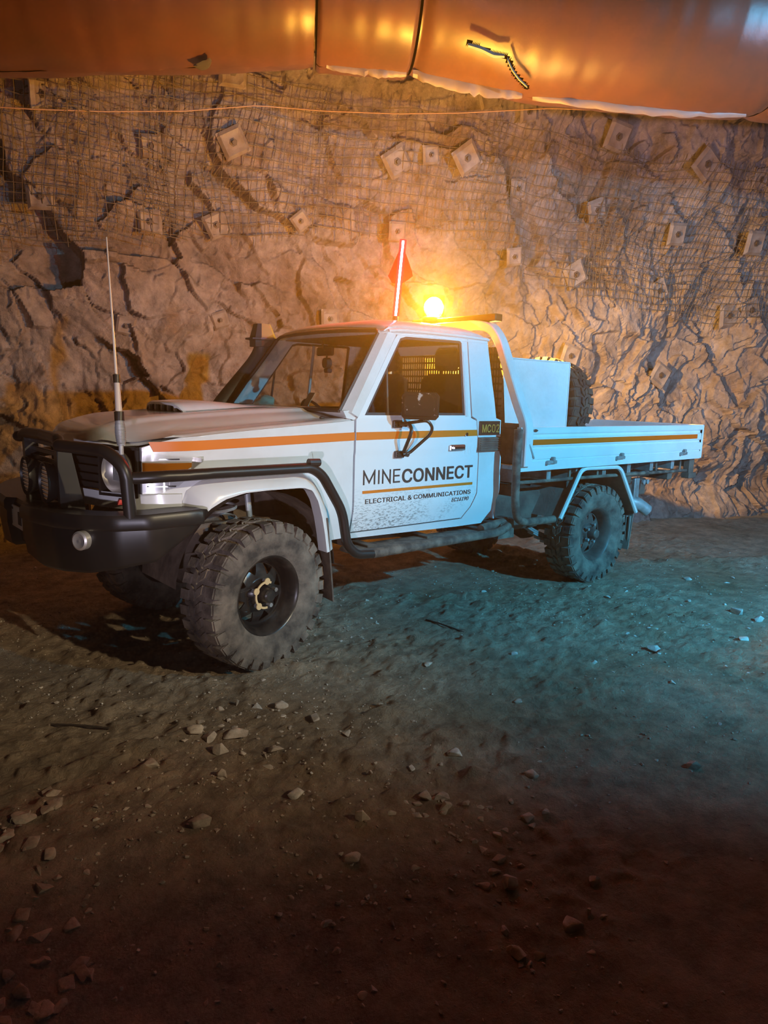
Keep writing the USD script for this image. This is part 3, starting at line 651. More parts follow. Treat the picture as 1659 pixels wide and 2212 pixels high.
# thin strokes: the letters M I N E drawn as bars
def thin_word(x0, x1, z0, z1, parent, w=.0095):
    X0 = {'M': (0, .084), 'I': (.118, 0), 'N': (.150, .060), 'E': (.240, .0475)}; G = {'M': [[(0, 0), (0, 1), (.5, .12), (1, 1), (1, 0)]], 'I': [[(0, 0), (0, 1)]], 'N': [[(0, 0), (0, 1), (1, 0), (1, 1)]], 'E': [[(1, 1), (0, 1), (0, 0), (1, 0)], [(0, .51), (.9, .51)]]}
    polys = []
    for c in 'MINE':
        for st in G[c]: polys.append(LS([(x0+w/2+X0[c][0]+a*X0[c][1], z0+w/2+b*(z1-z0-w)) for a, b in st]).buffer(w/2, cap_style=3, join_style=2, mitre_limit=2.2))
    from shapely.ops import unary_union
    g = unary_union(polys); g = g if hasattr(g, 'geoms') else sg.MultiPolygon([g])
    ms = [panel(q, lambda a, b: (a, yside(a, b)-.004, b), (0, .003, 0), .3) for q in g.geoms]
    part('lettering', cat(ms), 'lettering', parent, smooth=False)
thin_word(.725, 1.022, .959, 1.045, near_door)
word('CONNECT', 1.040, 1.690, .953, 1.042, 'lettering', 'lettering', near_door, bold=True)
vinyl([(.722, .906), (.722, .923), (1.694, .922), (1.694, .905)], .004, 'lettering_underline', 'amber_letter', near_door)
word('ELECTRICAL & COMMUNICATIONS', .745, 1.680, .842, .871, 'lettering', 'lettering', near_door)
word('EC16190', 1.500, 1.662, .798, .824, 'lettering', 'lettering', near_door, shear=.25)
# ---- cab shell
quarter = sg.Polygon([(1.706, 1.352), (1.660, 1.372), (1.664, 1.905), (1.86, 1.905), (1.905, 1.36), (1.958, 1.345), (1.962, 1.13), (1.985, 1.08), (1.985, .825), (1.93, .695), (1.85, .612), (1.60, .612), (.62, .632), (.655, .664), (1.636, .664), (1.706, .744), (1.750, .842), (1.750, 1.102)])
shell = []
for s_ in (0, 1):
    m = panel(quarter, side, IN, .07); shell.append(mir(m) if s_ else m)
    pil = [[(.676, -.799, 1.366), (.625, -.797, 1.392), (.575, -.735, 1.398), (.70, -.735, 1.37)], [(1.015, -.716, 1.868), (.955, -.714, 1.885), (.918, -.655, 1.892), (1.05, -.66, 1.87)]]
    P0, P1 = V(pil[0]), V(pil[1]); m = loft([P0*(1-t)+P1*t for t in np.linspace(0, 1, 6)]); shell.append(mir(m) if s_ else m)
# header rail over the windscreen, cowl below it
shell.append(loft([[(.918+.0*y-.035*(1-(y/.66)**2), y, 1.888+.012*(1-(y/.66)**2)), (.96-.035*(1-(y/.66)**2), y, 1.915+.012*(1-(y/.66)**2)), (1.05, y, 1.90), (1.02, y, 1.868)] for y in np.linspace(-.70, .70, 15)]))
shell.append(loft([[(.57-.05*(1-(y/.74)**2), y, 1.402), (.60, y, 1.36), (.70, y, 1.34), (.62, y, 1.406)] for y in np.linspace(-.78, .78, 15)]))
back = sg.Polygon([(-.78, .64), (.78, .64), (.80, 1.36), (.705, 1.90), (-.705, 1.90), (-.80, 1.36)]).difference(sg.Polygon([(-.60, 1.42), (.60, 1.42), (.545, 1.80), (-.545, 1.80)]))
shell.append(panel(back, lambda y, z: (1.905+(.06*ss(1.3, 1.1, z))-.045*ss(1.36, 1.9, z), y, z), (-.02, 0, 0), .2))
cab = part('cab_shell', cat(shell), 'white_paint', smooth=30)
part('rear_window', panel([(-.605, 1.415), (.605, 1.415), (.55, 1.805), (-.55, 1.805)], lambda y, z: (1.895-.04*ss(1.36, 1.9, z), y, z), (.004, 0, 0), .3), 'glass', cab)
u, v = np.meshgrid(np.linspace(-1, 1, 50), np.linspace(-1, 1, 60), indexing='ij')
def roof(u, v, dz=0):
    x = 1.405+u*.475-.03*(1-v*v)*(u < 0)*(-u)**4; y = v*.715; c = 1.885+(np.interp(x, [.9, 1.1, 1.4, 1.9], [.085, .10, .108, .098]))*np.sqrt(np.clip(1-np.abs(v)**5, 0, 1))*np.sqrt(np.clip(1-np.abs(u)**7, 0, 1))
    return np.stack([x, y, c+dz], -1)
rf = part('roof', cat([grid(roof(u, v)[:, ::-1]), grid(roof(u, v, -.018))]), 'white_paint', smooth=50)
gut = [(.955, -.716, 1.888), (1.05, -.722, 1.899), (1.30, -.722, 1.902), (1.60, -.722, 1.902), (1.85, -.722, 1.896), (1.885, -.70, 1.892), (1.892, -.4, 1.892), (1.892, .4, 1.892), (1.885, .70, 1.892), (1.85, .722, 1.896), (1.3, .722, 1.902), (1.05, .722, 1.899), (.955, .716, 1.888)]
part('roof_gutter', tube(gut, .010, 8, .05), 'white_paint', rf)
part('headlining', panel([(-.66, .98), (.66, .98), (.66, 1.86), (-.66, 1.86)], lambda y, x: (x, y, 1.868), (0, 0, .008), .4), 'dash', rf)
# windscreen, gently curved
def ws_pt(a, b): return (.57+.35*b-.05*(1-a*a), a*(.745-.085*b), 1.402+.486*b+.012*(1-a*a)*b)
n_ = 16; g_ = V([[ws_pt(a, b) for b in np.linspace(0, 1, 8)] for a in np.linspace(-1, 1, n_)])
wsn = part('windscreen', cat([grid(g_), grid((g_+V([.006, 0, 0]))[:, ::-1])]), 'glass', smooth=True)
ring = V([ws_pt(a, b) for a, b in [(-1, 0), (-1, .5), (-1, .96), (-.95, 1), (-.5, 1), (0, 1), (.5, 1), (.95, 1), (1, .96), (1, .5), (1, 0), (.5, -.0), (0, 0), (-.5, 0), (-1, 0)]])
part('windscreen_seal', tube(ring, .012, 6), 'black_trim', wsn)
# ---- cabin interior
part('cab_floor', cat([cbox(.62, 1.88, -.74, .74, .66, .70), cbox(.60, .63, -.76, .76, .66, 1.36), cbox(1.84, 1.87, -.74, .74, .66, 1.40)]), 'dash')
ds = part('dashboard', loft([[(.64, y, 1.10), (.62, y, 1.355), (.78, y, 1.385), (.97, y, 1.345), (1.0, y, 1.25), (.90, y, 1.05)] for y in (-.74, -.4, .4, .74)]), 'dash', smooth=40)
sw = lathe([(.185, -.013), (.198, 0), (.185, .013), (.172, 0), (.185, -.013)], 40, 'x'); sp = cat([cbox(-.01, .012, -.18, .18, -.02, .02), cbox(-.03, .02, -.05, .05, -.06, .05)])
sw = cat([sw, sp]); sw.apply_transform(trimesh.transformations.rotation_matrix(R_(-28), [0, 1, 0])); sw.apply_translation([1.10, .38, 1.28])
part('steering_wheel', sw, 'dash', ds)
def seat(yc, w):
    q = part('seat', cat([cbox(1.22, 1.74, yc-w, yc+w, .98, 1.10, .05), hull([(1.66, yc-w, 1.05), (1.66, yc+w, 1.05), (1.78, yc-w, 1.05), (1.78, yc+w, 1.05), (1.72, yc-w*.85, 1.62), (1.72, yc+w*.85, 1.62), (1.82, yc-w*.85, 1.62), (1.82, yc+w*.85, 1.62), (1.76, yc-w*.7, 1.66), (1.76, yc+w*.7, 1.66)])]), 'seat_fabric', smooth=40)
    part('headrest', cat([cbox(1.735, 1.825, yc-.13, yc+.13, 1.68, 1.83, .035), tube([(1.78, yc-.06, 1.6), (1.78, yc-.06, 1.72)], .008, 6), tube([(1.78, yc+.06, 1.6), (1.78, yc+.06, 1.72)], .008, 6)]), 'seat_fabric', q, smooth=40)
seat(-.36, .26); seat(.38, .25)
part('interior_mirror', cat([cbox(1.0, 1.02, .02, .24, 1.755, 1.815, .01), tube([(.955, .10, 1.86), (1.0, .12, 1.79)], .008, 6)]), 'dash')
part('dash_camera', cat([lathe([(0, -.02), (.034, -.02), (.036, .02), (0, .02)], 20, 'x', c=(.93, -.02, 1.70)), cbox(.92, .96, -.05, .01, 1.635, 1.665, .008), tube([(.93, -.02, 1.76), (.925, -.02, 1.70)], .007, 6)]), 'dash')
part('cabin_pillar', tube([(1.20, .70, 1.36), (1.235, .66, 1.85)], .012, 8), 'galv')
# ---- number sign and vent on the cab quarter
sn_ = part('number_sign', cbox(1.730, 1.938, -.812, -.800, 1.245, 1.340, .002), 'sign_black', cab)
word('MC', 1.748, 1.838, 1.262, 1.318, 'sign_letter', 'sign_letter', cab, y=-.812, bold=True)
word('02', 1.848, 1.926, 1.262, 1.318, 'sign_letter', 'sign_letter', cab, y=-.812)
vt = part('air_vent', cat([cbox(1.724, 1.955, -.818, -.798, 1.130, 1.229, .004)]+[cbox(1.732, 1.948, -.824, -.816, 1.138+k*.0155, 1.147+k*.0155, .002) for k in range(6)]), 'muddy_black', cab)
# ---- side mirror on its two-armed bracket
mc_ = at((908, 877), 1, -.96); mn = (CAM-mc_)*[1, 1, 0]; mn = mn/np.linalg.norm(mn)+V([-.30, .0, .06]); mn /= np.linalg.norm(mn); mt = np.cross([0, 0, 1.], mn); mt = mt if mt[0] > 0 else -mt
def mbox(w, h, d, o=0, sk=0): return [tuple(mc_+mt*(a*w*(1-.06*(abs(b))))+V([0, 0, 1.])*(b*h+a*sk)+mn*(c*d+o)) for a, b in ((-1, -.75), (-.85, -1), (.85, -1), (1, -.75), (1, .75), (.85, 1), (-.85, 1), (-1, .75)) for c in (-1, 1)]
mm_ = part('side_mirror', cat([hull(mbox(.118, .082, .012)), hull(mbox(.112, .076, .02, .012)), hull(mbox(.095, .06, .02, .024))]), 'mirror_back', label='black mirror head spattered with pale mud')
def dp(px, y): return at(px, 1, y)
part('mirror_arm', tube([dp((862, 916), -.83), dp((882, 913), -.86), dp((890, 926), -.90), dp((886, 942), -.90), dp((872, 976), -.84)], .011, 8, .05), 'sign_black', mm_)
part('mirror_arm', tube([dp((862, 917), -.83), dp((900, 911), -.88), dp((925, 908), -.93), dp((935, 925), -.93), dp((928, 940), -.91), dp((884, 979), -.84), dp((870, 981), -.83)], .010, 8, .05), 'sign_black', mm_)
part('mirror_stem', tube([dp((917, 908), -.93), dp((918, 900), -.93), dp((912, 888), -.93)], .008, 8), 'chrome', mm_)
for px in ((856, 916), (860, 981)):
    c = dp(px, -.805); part('mirror_bracket', cat([cbox(c[0]-.03, c[0]+.04, -.822, -.798, c[2]-.022, c[2]+.02, .004), lathe([(0, -.845), (.016, -.845), (.016, -.82)], 12, c=(c[0]+.045, 0, c[2])), lathe([(0, -.83), (.009, -.83), (.009, -.82)], 10, c=(c[0]-.018, 0, c[2]))]), 'sign_black', mm_)
# ---- snorkel on the far pillar
NARROW = False
def fp(px, y=.80): return at(px, 1, y)
sk = tube(fillet([fp((455, 905), .66), fp((484, 864), .66), fp((524, 816), .65), fp((549, 786), .63), fp((563, 762), .62), fp((567, 742), .61)], .1), .059, 14)
sk = part('snorkel', sk, 'snorkel_plastic', smooth=50)
hc = fp((566, 726), .61); a_ = hc
part('snorkel_head', cat([hull([(a_[0]+x*.095+.01, a_[1]+y*.075, a_[2]-.035) for x, y in ((-1, -.6), (-.6, -1), (.6, -1), (1, -.6), (1, .6), (.6, 1), (-.6, 1), (-1, .6))]+[(a_[0]+x*.055+.0, a_[1]+y*.05, a_[2]+.085) for x, y in ((-1, -.6), (-.6, -1), (.6, -1), (1, -.6), (1, .6), (.6, 1), (-.6, 1), (-1, .6))]),
     hull([(a_[0]+x*.12+.01, a_[1]+y*.09, a_[2]-.03+z) for x, y in ((-1, -.6), (-.6, -1), (.6, -1), (1, -.6), (1, .6), (.6, 1), (-.6, 1), (-1, .6)) for z in (0, .012)]),
     hull([(a_[0]+x*.085+.005, a_[1]+y*.07, a_[2]-.08+z) for x, y in ((-1, -.6), (-.6, -1), (.6, -1), (1, -.6), (1, .6), (.6, 1), (-.6, 1), (-1, .6)) for z in (0, .05)])]), 'snorkel_plastic', sk, smooth=25)
part('snorkel_clamp', tube([fp((590, 762), .56), fp((602, 754), .55), fp((612, 746), .53)], .016, 8), 'snorkel_plastic', sk)
# ---- roof lamps: beacon, red LED whip with pennant is a thing of its own; light bar on the rear hoop
bz = BEACON[2]-.115
bc = part('beacon', cat([lathe([(0, 0), (.085, 0), (.085, .025), (.07, .04), (0, .04)], 28, 'z')]).apply_translation([BEACON[0], BEACON[1], bz]), 'sign_black', label='amber warning beacon', smooth=30)
part('beacon_dome', lathe([(.083, .03), (.085, .10), (.083, .196)], 28, 'z').apply_translation([BEACON[0], BEACON[1], bz]), 'beacon_lens', bc, smooth=50)
part('beacon_globe', trimesh.creation.icosphere(3, .072).apply_translation(BEACON+V([0, 0, .0])), 'beacon_glow', bc, smooth=True)
NARROW = True
# ---- tray
TY = -.94
tray = part('tray', cat([cbox(1.995, 4.66, -.92, .92, 1.00, 1.035, .004)]+[cbox(2.05+k*.37, 2.10+k*.37, -.88, .88, .90, 1.0, .004) for k in range(8)]+[cbox(2.0, 4.66, s_*.42-.04, s_*.42+.04, .86, .92, .004) for s_ in (-1, 1)]), 'galv')
prof = [(0, .99), (-.008, .99), (-.008, 1.055), (0, 1.062), (0, 1.068), (-.006, 1.074), (-.006, 1.135), (.010, 1.147), (.010, 1.157), (-.004, 1.167), (-.004, 1.222), (.010, 1.232), (.010, 1.248), (-.008, 1.258), (-.010, 1.292), (-.004, 1.302), (.03, 1.302), (.03, .99)]
def dropside(x0, x1): return loft([[(x0, TY+a, b) for a, b in prof], [(x1, TY+a, b) for a, b in prof]])
for s_ in (0, 1):
    f = mir if s_ else (lambda m: m)
    dsd = part('drop_side', f(dropside(2.005, 4.655)), 'white_paint', smooth=20)
    part('amber_stripe', f(panel([(2.05, 1.175), (4.575, 1.177), (4.575, 1.216), (2.05, 1.214)], lambda x, z: (x, TY-.0075, z), (0, .003, 0), .6)), 'tray_stripe_cyan_lit', dsd)
    for cx in (2.36, 3.28, 4.32):
        part('latch', f(cat([cbox(cx-.05, cx+.055, TY-.03, TY-.006, 1.035, 1.060, .004), cbox(cx+.005, cx+.03, TY-.034, TY-.004, 1.045, 1.085, .004), cbox(cx-.06, cx-.03, TY-.036, TY-.004, 1.03, 1.055, .004)])), 'galv', dsd)
    part('corner_post', f(cbox(4.66, 4.70, -.945, -.885, .99, 1.303, .006)), 'white_paint', dsd)
    part('end_frame', f(cat([cbox(4.57, 4.66, -.90, -.84, .84, .99, .004), cbox(4.56, 4.70, -.91, -.83, .80, .85, .004)])), 'chassis', tray)
    part('tie_rail', f(cat([tube([(2.10, -.87, .90), (3.2, -.87, .892), (4.62, -.87, .872)], .014, 8)]+[cbox(x-.012, x+.012, -.875, -.86, .885, .995, .003) for x in (2.1, 2.45, 2.72, 3.10, 3.58, 4.02, 4.45)])), 'muddy_bar', tray)
tg = part('tailgate', cbox(4.665, 4.70, -.885, .885, .99, 1.302, .006), 'white_paint')
part('catch_lever', tube([(2.055, -.955, 1.255), (2.062, -.975, 1.18), (2.115, -.985, 1.085)], [.016, .011, .008], 8), 'galv', stage.GetPrimAtPath('/World/utility_truck/drop_side'))
part('compliance_decal', cat([cbox(2.055, 2.08, TY-.0125, TY-.009, 1.268, 1.288, .0005), cbox(2.095, 2.145, TY-.0125, TY-.009, 1.270, 1.286, .0005)]+[hull([(2.15, TY-.0125, 1.268), (2.15, TY-.0125, 1.288), (2.17, TY-.0125, 1.288), (2.19, TY-.0125, 1.278), (2.17, TY-.0125, 1.268), (2.15, TY-.009, 1.268), (2.15, TY-.009, 1.288), (2.17, TY-.009, 1.288), (2.19, TY-.009, 1.278)])]), 'lettering', stage.GetPrimAtPath('/World/utility_truck/drop_side'))
# headboard hoop: rectangular tube over the cab's back
hp = [(2.06, -.95, 1.03), (2.06, -.95, 1.32), (2.06, -.885, 1.44), (2.055, -.66, 1.90), (2.05, -.56, 2.00), (2.05, -.40, 2.022), (2.05, .40, 2.022), (2.05, .56, 2.00), (2.055, .66, 1.90), (2.06, .885, 1.44), (2.06, .95, 1.32), (2.06, .95, 1.03)]
rsec = [(-1, -.62), (-.85, -.8), (.85, -.8), (1, -.62), (1, .62), (.85, .8), (-.85, .8), (-1, .62)]
hb = part('headboard_hoop', tube(hp, .042, 8, .13, shape=rsec), 'white_paint', smooth=30)
grd = [cbox(2.045, 2.055, -.70, .70, z-.007, z+.007, .001) for z in np.arange(1.34, 1.86, .052)]+[cbox(2.045, 2.055, y-.006, y+.006, 1.32, 1.86, .001) for y in np.arange(-.66, .67, .030)]
grd = [g for g in grd]
part('window_guard', cat(grd), 'sign_black', hb, label='black slotted mesh guard behind the rear window', kind='stuff')
part('headboard_panel', cat([cbox(2.04, 2.07, -.90, .90, 1.0, 1.30, .004), cbox(2.03, 2.065, -.88, .88, 1.29, 1.325, .004)]), 'muddy_black', hb)
for s_ in (-1, 1): part('headboard_brace', hull([(2.05, s_*.60, 1.30), (2.05, s_*.74, 1.30), (2.05, s_*.70, 1.62), (2.05, s_*.60, 1.86), (2.05, s_*.54, 1.86), (2.065, s_*.60, 1.30), (2.065, s_*.74, 1.30), (2.065, s_*.70, 1.62), (2.065, s_*.60, 1.86), (2.065, s_*.54, 1.86)]), 'muddy_black', hb)
part('light_bar', cat([cbox(2.04, 2.12, -.60, .42, 2.045, 2.095, .006), cbox(2.05, 2.10, -.45, -.40, 2.02, 2.05, .003), cbox(2.05, 2.10, .22, .27, 2.02, 2.05, .003)]), 'sign_black', hb, label='black light bar across the rear hoop')
# ---- chassis, axles, springs, tank, guards
part('chassis_rail', cat([cbox(-.75, 4.55, s_*.40-.04, s_*.40+.04, .60, .76, .008) for s_ in (-1, 1)]+[cbox(x-.05, x+.05, -.40, .40, .62, .72, .006) for x in (-.7, .6, 1.7, 2.6, 3.7, 4.5)]+[cbox(x-.04, x+.04, -.86, .86, .80, .88, .006) for x in (2.1, 2.75, 3.6, 4.3)]), 'chassis')
ax1 = lathe([(.045, -.72), (.05, -.3), (.055, .05), (.06, .1), (.13, .16), (.15, .24), (.13, .32), (.06, .38), (.05, .5), (.045, .72)], 20, c=(0, 0, .41))
part('front_axle', ax1, 'chassis')
part('rear_axle', lathe([(.05, -.72), (.055, -.2), (.07, -.15), (.15, -.08), (.17, 0), (.15, .08), (.07, .15), (.055, .2), (.05, .72)], 20, c=(3.18, 0, .41)), 'chassis')
def leafpack(s_):
    ms = []
    for k in range(6):
        L = .64-.085*k; xs = np.linspace(-L, L, 14); zz = .34+.20*(xs/.64)**2-k*.016
        ms.append(loft([[(3.18+x, s_*.50-.035, z-.007), (3.18+x, s_*.50+.035, z-.007), (3.18+x, s_*.50+.035, z+.007), (3.18+x, s_*.50-.035, z+.007)] for x, z in zip(xs, zz)]))
    ms.append(cbox(3.08, 3.28, s_*.5-.055, s_*.5+.055, .22, .25, .004))
    for x in (3.11, 3.25): ms += [tube([(x, s_*.5-.045, .20), (x, s_*.5-.045, .46), (x, s_*.5+.045, .46), (x, s_*.5+.045, .20)], .009, 6, .03)]
    return cat(ms)
for s_ in (-1, 1): part('leaf_spring', leafpack(s_), 'galv')
for s_ in (-1, 1):
    part('coil_spring', tube([(-.05+.065*math.cos(a), s_*.47+.065*math.sin(a), .46+a*.0105) for a in np.linspace(0, 42, 150)], .009, 6), 'galv')
    part('shock_absorber', cat([tube([(.12, s_*.56, .42), (.08, s_*.54, .75)], .03, 10), tube([(.08, s_*.54, .75), (.06, s_*.53, .98)], .018, 10)]), 'galv')
part('fuel_tank', cbox(2.0, 2.75, -.62, .55, .48, .80, .05), 'chassis')
part('gearbox', hull([(-.4, -.2, .55), (-.4, .2, .55), (1.7, -.15, .45), (1.7, .15, .45), (-.4, -.25, .9), (-.4, .25, .9), (1.7, -.15, .7), (1.7, .15, .7)]), 'chassis')
for s_ in (0, 1):
    f = mir if s_ else (lambda m: m)
    gp = [(2.57, .60), (2.80, .955), (2.86, .975), (3.32, .965), (3.38, .93), (3.66, .56)]
    gp3 = dens(gp, 26); yo, yi = -.905, -.47
    sheet = [[(x, yo, z), (x, yi, z), (x+.003, yi, z+.004), (x+.003, yo, z+.004)] for x, z in gp3]
    gm = part('rear_mudguard', f(loft(sheet)), 'lit_guard_sheet', smooth=30, label='muddy sheet mudguard over the rear wheel')
    part('guard_frame', f(tube([(x, -.915, z) for x, z in gp], .018, 8, .04)), 'white_paint', gm)
    fl = [[(3.58+.0*k, -.895, z), (3.58, -.60, z), (3.588, -.60, z), (3.588, -.895, z)] for k, z in ((0, .62), (1, .40), (2, .23))]
    ms = [loft([[(x+.085*(1-k*.3), y, z) for x, y, z in s2] for k, s2 in enumerate(fl)])]
    for q in range(9): ms.append(cbox(3.625, 3.65, -.885+q*.031, -.872+q*.031, .25, .52, .002))
    part('mud_flap', f(cat(ms)), 'lit_guard_sheet', gm)
part('exhaust_tip', cat([tube([(3.3, -.30, .62), (3.72, -.55, .62), (3.95, -.74, .60), (4.06, -.80, .52)], [.035, .04, .06, .055], 14, .08)]), 'galv')
part('rear_lamp', cat([cbox(3.9, 3.98, -.74, -.70, .62, .82, .006)]+[lathe([(0, -.76), (.022, -.76), (.022, -.74)], 12, c=(4.03+k*.06, 0, .78)) for k in range(2)]+[cbox(3.7, 4.1, -.76, -.72, .84, .88, .004)]), 'galv')
# ---- side protection bars and steps
for s_ in (0, 1):
    f = mir if s_ else (lambda m: m)
    bb = part('brush_bar', f(tube([(-.74, -.84, 1.085), (-.62, -.905, 1.092), (-.40, -.925, 1.096), (.255, -.925, 1.100), (.33, -.925, 1.055), (.475, -.92, .84), (.515, -.92, .64), (.58, -.93, .575), (.72, -.93, .565)], .0285, 14, .06)), 'bar_black', smooth=60)
    part('bar_end_cap', f(tube([(.235, -.93, 1.128), (.305, -.93, 1.126)], .022, 10)), 'bar_black', bb)
    sp_ = part('side_step', f(cat([tube([(.70, -.93, .565), (1.85, -.93, .575), (1.98, -.90, .60)], .030, 12, .06), cbox(.60, 1.95, -.90, -.72, .555, .585, .01), tube([(1.70, -.89, .605), (2.02, -.84, .625)], .03, 10), hull([(1.85, -.92, .52), (2.1, -.86, .50), (1.85, -.70, .52), (2.1, -.7, .5), (1.9, -.9, .62), (2.1, -.85, .64), (1.9, -.7, .62), (2.1, -.7, .64)])])), 'muddy_bar', smooth=50)
    for x in (.75, 1.25, 1.75): part('step_bracket', f(cbox(x-.03, x+.03, -.86, -.42, .55, .60, .004)), 'chassis', sp_)
    part('tray_side_bar', f(tube([(1.965, -.955, 1.29), (1.965, -.955, 1.0), (1.985, -.945, .77), (2.04, -.93, .645), (2.16, -.91, .612), (2.52, -.89, .60)], .030, 12, .08)), 'muddy_bar', smooth=60)
# ---- bull bar
BZ = 1.0
bpl = [(-.985, 0), (-.985, -.12), (-1.03, -.15), (-1.025, -.34), (-.985, -.55), (-.90, -.73), (-.80, -.855), (-.66, -.925), (-.45, -.94), (-.39, -.935)]
def bump_sec(i, p):
    x, y = p; a = i/(len(bpl_d)-1)
    zt = np.interp(a, [0, .3, 1], [.885, .90, .925]); zb = np.interp(a, [0, .12, .3, .55, .8, .93, 1], [.66, .62, .60, .62, .68, .80, .90])
    return x, y, zt, zb
bpl_d = dens(bpl, 1) if False else []
_L = LS(bpl); bpl_d = [_L.interpolate(t, normalized=True).coords[0] for t in np.linspace(0, 1, 46)]
secs = []
for i, p in enumerate(bpl_d):
    x, y, zt, zb = bump_sec(i, p); ii = i/45
    ix, iy = x*.90+.02 if y > -.6 else x+.10, y+.0 if y > -.6 else y*.86
    ix = x+.16*(1-ss(.5, .95, ii))+.0; iy = y+.16*ss(.45, .8, ii)
    mid = (zt+zb)/2
    secs.append([(x+.015*(1-ii), y+.012*ss(.45, .8, ii), zt), (x, y, zt-.018), (x, y, zt-.06), (x+.012, y+.010*ss(.45, .8, ii), zt-.075), (x+.012, y+.010*ss(.45, .8, ii), mid), (x+.03, y+.02*ss(.4, .8, ii), zb+.02), (x+.05, y+.04*ss(.4, .8, ii), zb), (ix, iy, zb), (ix, iy, zt)])
bh = loft(secs)
# flared tail of the wing up to the wheel arch
NARROW = False
bull = part('bull_bar', cat([bh, mir(bh)]), 'bar_black', label='black steel bull bar and bumper', smooth=35)
NARROW = True
for s_ in (0, 1):
    f = mir if s_ else (lambda m: m)
    part('bar_hoop', f(tube([(-.72, -.86, .90), (-.745, -.875, 1.14), (-.80, -.80, 1.212), (-.86, -.60, 1.215), (-.915, -.42, 1.216), (-.90, -.39, 1.216), (-.895, -.34, 1.238), (-.885, -.20, 1.242), (-.88, 0, 1.242)], .030, 14, .06)), 'bar_black', bull, smooth=60)
    up_ = part('bar_upright', f(hull([(-.90, -.31, .88), (-.90, -.36, .88), (-.78, -.36, .88), (-.78, -.31, .88), (-.91, -.31, 1.22), (-.91, -.36, 1.22), (-.85, -.36, 1.235), (-.85, -.31, 1.235)])), 'bar_black', bull)
    sl = part('driving_light', f(lathe([(0, .085), (.07, .08), (.095, .02), (.105, 0), (.105, -.014), (.098, -.016), (.094, -.004)], 36, 'x', c=(-.925, -.205, 1.015))), 'bar_black', bull, smooth=35)
    lens = lathe([(0, -.004), (.05, -.004), (.094, -.002)], 36, 'x', c=(-.925, -.205, 1.015)); part('driving_light_reflector', f(lens), 'gold_lit_optic', bull)
    rb = [trimesh.creation.box([.006, .16*math.sqrt(max(0, 1-(z/.095)**2)), .0045]).apply_translation([-.931, -.205, 1.015+z]) for z in np.arange(-.08, .081, .02)]
    part('driving_light_rib', f(cat(rb)), 'chrome', bull)
    part('lamp_bracket', f(cat([cbox(-.93, -.87, -.24, -.17, .875, .915, .004)])), 'bar_black', bull)
    pl_ = V([-.905, -.715, .79]); nn = V([-.87, -.5, 0]); Mx = np.eye(4); Mx[:3, 1] = nn; Mx[:3, 2] = [0, 0, 1]; Mx[:3, 0] = np.cross(nn, [0, 0, 1]); Mx[:3, 3] = pl_
    m = lathe([(.046, -.02), (.046, .012), (.036, .018), (.018, .012), (0, .016)], 28); m.apply_transform(Mx); part('marker_lamp', f(m), 'reflector', bull, smooth=35)
    part('recovery_hook', f(cat([hull([(-.70, -.62, .93), (-.66, -.62, .93), (-.70, -.60, .93), (-.66, -.60, .93), (-.69, -.62, .955), (-.67, -.62, .955), (-.69, -.60, .955), (-.67, -.60, .955)]), cbox(-.64, -.62, -.63, -.59, .93, .95, .003)])), 'red_lens', bull)
for dz in (0, .045, .09): part('bar_crossplate', cbox(-.875, -.86, -.32, .32, 1.10+dz, 1.125+dz, .003), 'bar_black', bull)
NARROW = False
npl = part('number_plate', cbox(-.998, -.988, -.10, .24, .735, .855, .003), 'plate_white', bull)
word_y = []
def plate_word(text, y0, y1, z0, z1):
    t = meshkit.text_mesh(text, .1, .003, False); v_ = V(t.vertices); lo, hi = v_.min(0), v_.max(0)
    a = (v_[:, 0]-lo[0])/(hi[0]-lo[0]); b = (v_[:, 1]-lo[1])/(hi[1]-lo[1])
    part('plate_letter', trimesh.Trimesh(np.stack([-.998-v_[:, 2], y0+a*(y1-y0), z0+b*(z1-z0)], 1), t.faces[:, ::-1], process=False), 'lettering', bull, smooth=False)
plate_word('1T', .225, .10, .750, .842)
part('plate_sticker', cbox(-1.002, -.996, -.06, .0, .76, .83, .002), 'rubber_dark', bull)
NARROW = True
# ---- wheels
def tyre(R=.412, w=.285, seed=0):
    hw = w/2
    prof = [(.215, -hw*.74), (.235, -hw*.86), (.28, -hw*.99), (.325, -hw*1.0), (.365, -hw*.94), (.388, -hw*.82), (.396, -hw*.6), (.400, 0), (.396, hw*.6), (.388, hw*.82), (.365, hw*.94), (.325, hw), (.28, hw*.99), (.235, hw*.86), (.215, hw*.74)]
    ms = [lathe(prof, 72)]; r = np.random.default_rng(seed); n = 30
    def block(a0, a1, y0, y1, r0, r1, sk=0.0):
        P = []
        for a, y, s in ((a0, y0, 0), (a1, y0, 0), (a1, y1, 1), (a0, y1, 1)):
            for rr_, e in ((r0, 0), (r1, .12)):
                aa = a+(a0+a1-2*a)/2*e+s*sk; yy = y+((y0+y1)/2-y)*e
                P.append((rr_*math.cos(aa), yy, rr_*math.sin(aa)))
        return hull(P)
    da = 2*np.pi/n
    for k in range(n):
        a = k*da
        ms.append(block(a, a+da*.62, -hw*.33, -hw*.02, .39, R, da*.35)); ms.append(block(a+da*.5, a+da*1.12, hw*.02, hw*.33, .39, R, -da*.35))
        for s_ in (-1, 1):
            o = 0 if s_ < 0 else da*.5; q = .10*hw*(k % 2)
            ms.append(block(a+o, a+o+da*.70, s_*hw*.40, s_*hw*(.95), .383, R-.004))
            P = []
            for aa in (a+o+.01, a+o+da*.70):
                for rr_, yy in ((R-.010, hw*.90), (R-.012, hw*.98), (.362-.014*(k % 2), hw*1.01), (.352-.014*(k % 2), hw*.93)):
                    P.append((rr_*math.cos(aa), s_*yy, rr_*math.sin(aa)))
            ms.append(hull(P))
    return cat(ms)
